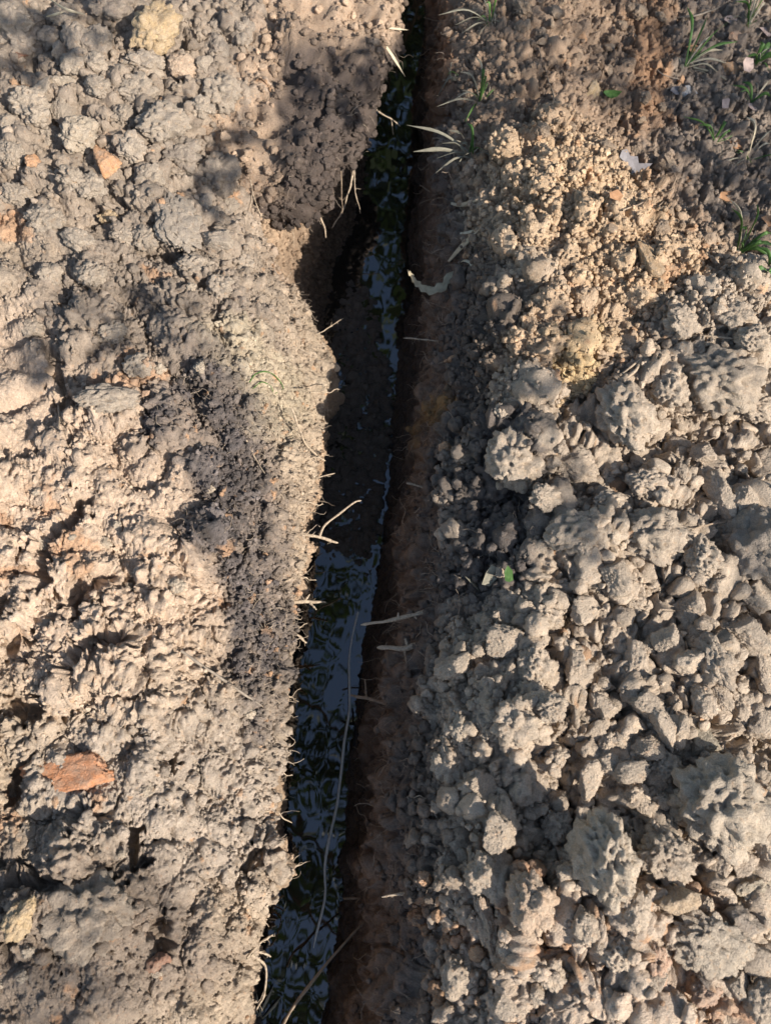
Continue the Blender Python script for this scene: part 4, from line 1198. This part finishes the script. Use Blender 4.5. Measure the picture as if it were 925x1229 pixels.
def tuft(label, base, blades, group=None):
    """base: (px,py); blades: (tip dx, tip dy, width mm, material, lift) in photo pixels, tip raised by lift"""
    loc, _ = hit(*base)
    b = np.array(loc)
    e = empty('grass_tuft', b)
    tag(e, label, 'grass', group)
    for (dx, dy, w, mat, lift) in blades:
        tip = W(base[0] + dx, base[1] + dy, b[2] + lift)
        st_ = b + np.array((random.uniform(-.006, .006), random.uniform(-.006, .006), -0.004))
        mid = st_ * 0.5 + tip * 0.5 + np.array((0, 0, 0.28 * abs(lift) + 0.012))
        blade('blade', [st_, mid, tip], w * 0.001, mat, e, b)
    for _ in range(7):
        an = random.uniform(0, 6.283); L_ = random.uniform(0.012, 0.05)
        st_ = b + np.array((random.uniform(-.012, .012), random.uniform(-.012, .012), -0.004))
        tip = st_ + np.array((math.cos(an) * L_, math.sin(an) * L_, random.uniform(-0.005, 0.04)))
        mid = (st_ + tip) / 2 + np.array((random.uniform(-.006, .006), random.uniform(-.006, .006), random.uniform(0.003, 0.016)))
        blade('blade', [st_, mid, tip], random.uniform(.0007, .0014), random.choice((M_STRAWG, M_STRAWG, M_GRASS, M_STRAW)), e, b)
    return e
g, s_, sg = M_GRASS, M_STRAW, M_STRAWG
tuft('spreading green grass tuft with pale lower blades by the twig', (822, 78), [(52, -52, 2.6, g, .05), (62, -28, 2.8, g, .03), (45, -18, 2.2, s_, .02), (2, -70, 3.0, g, .07), (26, -58, 2.2, g, .05), (50, -2, 2.0, s_, .01), (30, -35, 2.0, s_, .03), (38, 8, 1.8, s_, .01)])
tuft('straw-coloured grass tuft with pale stems beyond the curved twig', (898, 28), [(24, -40, 2.2, g, .06), (-16, -26, 2.6, g, .05), (8, -38, 2.4, s_, .06), (2, -34, 2.0, s_, .05), (20, -25, 2.2, s_, .03), (-6, -40, 2, g, .06)])
tuft('broad-leaved green seedling among the litter', (908, 74), [(16, -20, 6.0, g, .02), (22, -4, 6.5, g, .02), (4, -22, 5.0, g, .03), (-12, -6, 3.0, g, .01)])
tuft('small green grass sprig leaning over dark litter', (904, 122), [(-14, -24, 3.0, g, .02), (22, -28, 2.4, s_, .03), (20, -6, 3.2, g, .02), (-26, -20, 2.4, g, .01)])
tuft('bent green blade pair beside the white stone', (858, 168), [(12, -22, 3.6, g, .03), (-20, -18, 2.0, g, .02), (-38, -28, 1.8, g, .02), (18, -10, 2.6, g, .01)])
tuft('pale dry grass stalks standing upright near the heap foot', (896, 190), [(-2, -50, 2.4, s_, .09), (4, -46, 2.2, s_, .07), (28, -18, 1.8, s_, .02), (-20, 14, 1.8, s_, .01), (30, -34, 1.8, s_, .04), (-38, 10, 1.6, sg, .01)])
tuft('dense green grass tuft at the foot of the brown heap', (886, 302), [(-8, -52, 2.6, g, .06), (22, -56, 2.4, g, .07), (40, -22, 3.2, g, .04), (44, -6, 3.0, g, .03), (-14, -66, 2.0, s_, .06), (8, 20, 2.4, s_, .01), (30, -10, 3.2, g, .03), (38, 8, 3, g, .02), (2, -30, 2.6, g, .05), (-6, 24, 2, s_, .01)])
tuft('drooping green blades beside the dense grass tuft', (922, 326), [(-14, -30, 3.0, g, .03), (-26, 2, 4.0, g, .02), (4, -28, 3.0, g, .03), (-4, 8, 3.2, g, .01)])
tuft('withered grass clump drooping over the shaded trench lip', (566, 186), [(-78, -36, 2.6, sg, .02), (-70, -4, 3.6, sg, .0), (-28, -30, 2.2, sg, .04), (-6, -38, 2.8, g, .05), (-42, 4, 2.0, sg, .0), (-44, 22, 2.0, sg, -.03), (-20, 16, 2.0, sg, -.01), (0, -26, 3.0, g, .03), (-14, -12, 2.0, sg, .02), (-36, -14, 2.2, sg, .02)])
tuft('small sprig with one bright green blade on the trench lip', (578, 122), [(0, -40, 3.2, g, .06), (-8, -54, 2.0, sg, .07), (-26, -36, 2.0, sg, .05), (-54, 6, 1.8, sg, .01), (-20, 24, 2.2, g, .01), (-34, -2, 1.8, sg, .03), (4, -30, 2.4, g, .05)])
tuft('thin dry tuft with arching blades farther along the trench lip', (590, 26), [(-64, -8, 2.4, sg, .03), (-44, 4, 2.2, sg, .02), (-36, 14, 2.0, sg, .0), (-8, -22, 2.2, g, .04), (-18, 20, 2.0, sg, 0), (4, -26, 2.2, g, .05)])
tuft('wispy dark rootlets and straw on the wall below the thin dry tuft', (546, 92), [(-26, 34, 1.6, sg, -.08), (-18, 20, 1.4, sg, -.05), (-10, 40, 1.4, sg, -.08)])
tuft('withered straw wisps at the near end of the sunlit lip', (312, 1226), [(16, -42, 2.2, s_, .02), (-6, -50, 1.6, s_, .03), (26, -30, 2.0, s_, .01), (-14, -34, 1.6, s_, .01)])
# straw pieces
def straw(label, pts, w, mat=M_STRAW, name='straw'):
    P = [np.array(W(*p)) if len(p) == 3 else np.array(hit(*p)[0]) * 0.985 + CAM * 0.015 for p in pts]
    o = blade(name, P, w * .001, mat)
    tag(o, label, 'straw')
    return o
straw('broad straw blade sticking out from the topsoil block over water', [(452, 42, .05), (466, 60, .02), (486, 92, -.03)], 3.6)
straw('short straw piece above the broad straw blade', [(455, 33, .05), (470, 34, .04), (490, 36, .03)], 2.0)
straw('pair-forming long straw blade arching over the shaded clods', [(56, -4, .17), (78, 10, .175), (104, 18, .165)], 2.4)
straw('short straw blade under the arching straw on the clods', [(56, 20, .155), (66, 17, .165), (78, 14, .165)], 2.4)
straw('pale straw stub standing on the trench lip above the curled leaf', [(541, 244), (553, 246), (574, 240)], 4.0)
straw('slanting pale straw strip leaning over the trench lip', [(538, 314), (552, 298), (574, 276)], 4.6)
straw('short straw strip crossing the slanting strip', [(552, 280), (562, 279), (572, 277)], 3.2)
straw('small hooked straw above the curled leaf end', [(546, 322), (556, 313), (566, 318), (564, 334)], 3.0)
straw('upright pale splinter on the grey spoil by the green leaf scrap', [(585, 722, .07), (575, 708, .09), (558, 692, .11)], 4.0, M_STRAWG)
def leaf(label, c, outline, mat, lift=0.004, curl=0.0, rot=0.0, name='leaf', cat='leaf', thick=0.0005, z=None, tilt=(0, 0), scale=1.0):
    """outline: points in photo pixels around the centre (x right, y up)"""
    loc = hit(*c)[0] if z is None else Vector(W(c[0], c[1], z))
    k = mmpp(loc) * scale
    bm = bmesh.new()
    n = len(outline)
    cen = bm.verts.new((0, 0, 0))
    ring1, ring2 = [], []
    for (a, b) in outline:
        for rr, lst in ((0.55, ring1), (1.0, ring2)):
            x, y = a * k * rr, b * k * rr
            zc = curl * (x * x * 14 + y * y * 4) + 0.0022 * float(perlin(np.array([[x * 60, y * 60, rot]]), 1.0)[0])
            lst.append(bm.verts.new((x, y, zc)))
    for q in range(n):
        p = (q + 1) % n
        bm.faces.new((cen, ring1[q], ring1[p]))
        bm.faces.new((ring1[q], ring2[q], ring2[p], ring1[p]))
    me = bpy.data.meshes.new(name)
    bm.normal_update(); bm.to_mesh(me); bm.free()
    o = link(name, me, mat)
    md = o.modifiers.new('thickness', 'SOLIDIFY'); md.thickness = thick
    o.location = Vector(loc) + Vector((0, 0, lift))
    o.rotation_euler = (tilt[0], tilt[1], YAW + rot)
    tag(o, label, cat)
    return o
LOBED = [(-20, 8), (-14, 14), (-7, 9), (2, 12), (5, 3), (20, 6), (16, -2), (20, -9), (6, -8), (0, -14), (-6, -9), (-12, -12), (-13, -3), (-21, -2)]
OVAL = [(-12, 0), (-9, 4), (-3, 6), (4, 5), (12, 1), (6, -4), (-2, -6), (-8, -4)]
CHIP = [(-8, 2), (-3, 7), (5, 6), (9, 0), (4, -6), (-4, -5)]
leaf('lobed grey dead leaf lying on the shaded brown heap', (758, 202), LOBED, M_LEAFGREY, 0.010, 0.5, -0.25, tilt=(0.15, 0.1))
leaf('single green oval leaf beside the yellow stone', (732, 117), OVAL, M_GRASS, 0.008, 1.0, 0.15, tilt=(.1, 0))
leaf('small green leaf scrap on the topsoil block edge', (306, 175), [(-8, -6), (-6, 4), (2, 8), (8, 6), (5, -1), (-2, -3)], M_GRASS, 0.02, 1.0, 0, tilt=(.2, 0))
leaf('green leaf scrap on dark humus beside the pale splinters', (607, 692), [(-5, -8), (-5, 3), (0, 10), (5, 3), (5, -8), (0, -10)], M_GRASS, 0.015, 1.0, 0.1, tilt=(.2, 0))
leaf('pale torn leaf scrap standing at the heap edge by the splinter', (586, 694), [(-8, -12), (-7, 2), (-4, 14), (4, 12), (8, 0), (3, -12)], M_STRAWG, 0.012, 1.4, -0.2, tilt=(.5, .2))
leaf('purple-grey leaf chip at the heap foot by the white stone', (810, 112), CHIP, M_LEAFGREY, 0.006, 0.5, 0.3)
leaf('pale pinkish dead leaf standing up among the litter', (893, 84), [(-8, -8), (-6, 4), (0, 10), (8, 7), (7, -4), (1, -9)], M_LEAFPINK, 0.012, 1.0, 0.2, tilt=(.3, .1))
leaf('small upright mauve leaf in dark litter', (867, 128), [(-4, -7), (-4, 3), (0, 8), (5, 4), (4, -6)], M_LEAFPINK, 0.010, 1.0, 0, tilt=(.4, 0))
leaf('flat pinkish leaf below the small green sprig', (902, 132), [(-12, 4), (0, 6), (13, 3), (8, -2), (4, -9), (-3, -2)], M_LEAFPINK, 0.006, .6, 0)
leaf('orange-brown dead leaf by the pale upright stalks', (880, 176), [(-14, 0), (-6, 8), (6, 6), (14, -3), (4, -7), (-8, -6)], M_LEAFRUST, 0.006, .6, .1)
leaf('rusty leaf flake beside the dense grass tuft', (920, 268), [(-9, 5), (0, 9), (9, 4), (8, -5), (-3, -8)], M_LEAFRUST, 0.006, .6, .1)
leaf('rust-tan leaf scrap on the crumbs near the dense tuft', (870, 240), [(-12, 3), (-2, 10), (10, 6), (12, -5), (0, -9)], M_LEAFRUST, 0.006, .6, .4)
leaf('rosy dead leaf under the straw-coloured tuft', (920, 42), [(-12, 5), (0, 9), (12, 5), (10, -4), (-4, -8)], M_LEAFPINK, 0.006, .6, .1)
leaf('reddish leaf under the curved twig', (875, 27), [(-10, 4), (0, 8), (10, 3), (6, -5), (-5, -6)], M_LEAFPINK, 0.006, .6, .7)
leaf('rust leaf at the root of the spreading tuft', (830, 62), [(-8, 4), (0, 7), (9, 3), (6, -5), (-5, -6)], M_LEAFRUST, 0.006, .6, .2)
leaf('tan leaf flake on granular soil edge', (738, 238), [(-10, 4), (-2, 9), (9, 4), (6, -6), (-5, -7)], M_LEAFRUST, 0.006, .6, .9)
# the curled dead leaf hanging over the trench
def curled_leaf():
    a = [(490, 325, .03), (498, 338, .02), (512, 348, .018), (528, 344, .02), (545, 326, .03), (562, 314, .045)]
    P = smooth_path([W(*p) for p in a], 24)
    r = np.random.default_rng(4)
    tan = np.gradient(P, axis=0); tan /= np.linalg.norm(tan, axis=1, keepdims=True)
    side = np.cross(tan, (0.1, -0.35, 1.0)); side /= np.linalg.norm(side, axis=1, keepdims=True)
    t = np.linspace(0, 1, 24)
    w = 0.011 * np.sin(np.pi * (0.1 + 0.8 * t)) * (0.35 + 1.1 * r.random(24))
    V_ = np.stack([P + side * (w * k)[:, None] + np.array((0, 0, 0.006)) * (k * k) * (1 if k > 0 else 0.4) for k in (-0.6, -0.1, 0.4, 1.0)], 1)
    V_ += 0.0012 * r.normal(size=V_.shape)
    k = np.arange(24 * 4).reshape(24, 4)
    q = np.stack([k[:-1, :-1], k[1:, :-1], k[1:, 1:], k[:-1, 1:]], -1).reshape(-1, 4)
    o = link('leaf', make_mesh('leaf', V_.reshape(-1, 3) - P[12], q), M_LEAFTAN)
    o.location = P[12]
    md = o.modifiers.new('thickness', 'SOLIDIFY'); md.thickness = 0.0006
    tag(o, 'curled pale dead leaf with ragged rim hanging over the trench', 'leaf')
curled_leaf()
for lab, pts in (('green wiry grass ring coiled on the sunlit bank edge', [(300, 462), (308, 452), (322, 450), (334, 458), (340, 470), (330, 476)]),
                 ('short green wire-like stalk inside the coiled grass', [(304, 470), (314, 462), (324, 466), (328, 474)])):
    P = [np.array(hit(*p)[0]) + np.array((0, 0, .010)) for p in pts]
    o, _ = tube('grass_stalk', P, .0011, .0008, M_GRASS, jit=0.2)
    tag(o, lab, 'grass')

# ------------------------------------------------------------------ trees that shade the place and mirror in the water
def tree(label, base, height, crown_pts, leaf_size, group, trunk_r, limbs):
    e = empty('tree', base)
    tag(e, label, 'tree', group)
    b = np.array(base, float)
    r = np.random.default_rng(int(abs(b[0]) * 91 + abs(b[1]) * 17))
    path = smooth_path([(0, 0, -0.3), (r.uniform(-.1, .1), r.uniform(-.1, .1), height * 0.4), (r.uniform(-.3, .3), r.uniform(-.3, .3), height)], 14)
    v, q = tube_arrays(path, np.linspace(trunk_r, trunk_r * 0.25, 14), 10)
    link('trunk', make_mesh('trunk', v, q), M_BARK, e)
    for t in limbs:
        t = np.array(t, float) - b
        k = int(np.clip(t[2] / height * 14 - 3, 3, 12))
        mid = path[k] * 0.5 + t * 0.5 + np.array((0, 0, 0.15))
        lp = smooth_path([path[k], mid, t], 8)
        v, q = tube_arrays(lp, np.linspace(trunk_r * 0.28, 0.008, 8), 6)
        link('limb', make_mesh('limb', v, q), M_BARK, e)
    n = len(crown_pts)
    c = crown_pts - b
    a = r.normal(size=(n, 3)); a /= np.linalg.norm(a, axis=1, keepdims=True)
    s = r.normal(size=(n, 3)); s = np.cross(a, s); s /= np.linalg.norm(s, axis=1, keepdims=True)
    L = (leaf_size * (0.7 + 0.6 * r.random(n)))[:, None]
    V_ = np.stack([c - a * L * .5, c + s * L * .26 + np.array((0, 0, .006)), c + a * L * .5, c - s * L * .26 + np.array((0, 0, .006))], 1)
    q = np.arange(n * 4).reshape(n, 4)
    link('crown', make_mesh('crown', V_.reshape(-1, 3), q, smooth=False), M_LEAFY, e)
rt = np.random.default_rng(12)
SHADE = [(790, 70, 160, 95, .62), (860, 200, 100, 80, 0.6), (610, 70, 75, 110, .75), (890, 280, 60, 40, .5), (45, 50, 90, 60, .75), (258, 195, 42, 75, .8), (400, 165, 50, 60, .8), (345, 120, 30, 60, .3),
         (100, 1150, 170, 80, .42), (120, 400, 120, 60, .28), (615, 600, 60, 60, .45), (900, 665, 50, 60, .7), (552, 430, 25, 80, .8)]
pts, limbs = [], []
for (a, b, ra, rb, den) in SHADE:
    cen = np.array(hit(a, b)[0]); cen[2] = max(cen[2], 0.0); k = mmpp(cen)
    far_ = 3.0 if b > 900 or a == 790 else 0.0
    area = math.pi * ra * k * rb * k * 1.25
    n = int(area * den / (0.055 * 0.055 * 0.20))
    th = rt.random(n) * 6.283; rr = np.sqrt(rt.random(n)) * (0.85 + 0.3 * rt.random(n))
    off = np.outer(rr * np.cos(th) * ra * k, RGT) + np.outer(rr * np.sin(th) * rb * k * 1.25, _h)
    t = rt.uniform(1.9, 3.0, n) + far_
    pts.append(cen + off + t[:, None] * SUN)
    limbs.append(cen + 3.3 * SUN)
crown = np.concatenate(pts)
extra = np.array((4.3, 0.6, 3.6)) + rt.normal(size=(2600, 3)) * np.array((0.75, 0.8, 0.7))
tree('leafy tree whose low boughs shade the heaps', (4.4, 1.0, 0), 4.2, np.concatenate([crown, extra]), 0.055, None, 0.11, [limbs[k] for k in (0, 1, 2)])
cl = np.array((0.0, 0.0, 6.2)) + rt.uniform(-1, 1, (46, 3)) * np.array((1.2, 0.0, 0.7))
cl[:30, 1] = rt.uniform(-2.0, 0.9, 30); cl[30:40, 1] = rt.uniform(2.5, 4.8, 10); cl[40:, 1] = rt.uniform(1.0, 2.3, 6)
w = rt.integers(0, 46, 8500)
tree('broad tree arching high over the trench', (-3.4, 2.6, 0), 6.6, cl[w] + rt.normal(size=(8500, 3)) * np.array((0.2, 0.2, 0.14)), 0.10, None, 0.17, list(cl[::3]))
for (x, y, h, n, rad, lab) in ((0.4, 8.5, 9.0, 4200, 2.3, 'tall tree mirrored in the far end of the trench water'), (-3.6, 6.5, 8.0, 7000, 2.2, 'round-crowned tree standing past the clod heap'),
                               (3.8, 7.5, 9.5, 8000, 2.4, 'tall dense tree standing past the grass'), (-0.9, 3.9, 6.5, 3800, 1.2, 'slender young tree leaning over the far trench'), (-1.5, 12.0, 12.0, 4500, 3.0, 'tall tree behind the others along the trench line'),
                               (6.5, 11.0, 11.0, 8000, 3.0, 'wide dark tree behind the grass side'), (-7.0, 10.5, 11.0, 8000, 3.0, 'wide dark tree behind the clod heap side')):
    ncl = 26
    cl = rt.normal(size=(ncl, 3)); cl /= np.linalg.norm(cl, axis=1, keepdims=True)
    cl = cl * (rad * (0.45 + 0.55 * rt.random((ncl, 1)))) * np.array((1, 1, 1.25)) + np.array((x, y, h * 0.68))
    w = rt.integers(0, ncl, n)
    p = cl[w] + rt.normal(size=(n, 3)) * rad * 0.17
    tree(lab, (x, y, 0), h * 0.85, p, 0.19, None, 0.16, [cl[q] for q in range(0, ncl, 3)])
# size words for look-alike clods
byl = {}
for o in COL.objects:
    if o.get('category') == 'clod' and o.get('group'):
        byl.setdefault(o['label'], []).append(o)
for lab, os_ in byl.items():
    if len(os_) < 2:
        continue
    os_.sort(key=lambda o: -o.matrix_world.to_scale().x * o.matrix_world.to_scale().y)
    for k, o in enumerate(os_):
        o['label'] = lab + (', largest of these' if k == 0 else ', smallest of these' if k == len(os_) - 1 else ', second largest' if k == 1 else ', middle-sized')
print('RANGE', W(0, 0, 0), W(925, 0, 0), W(0, 1229, .1), W(925, 1229, .1), 'CLODS', N_CLOD, 'GROUND', J, I)
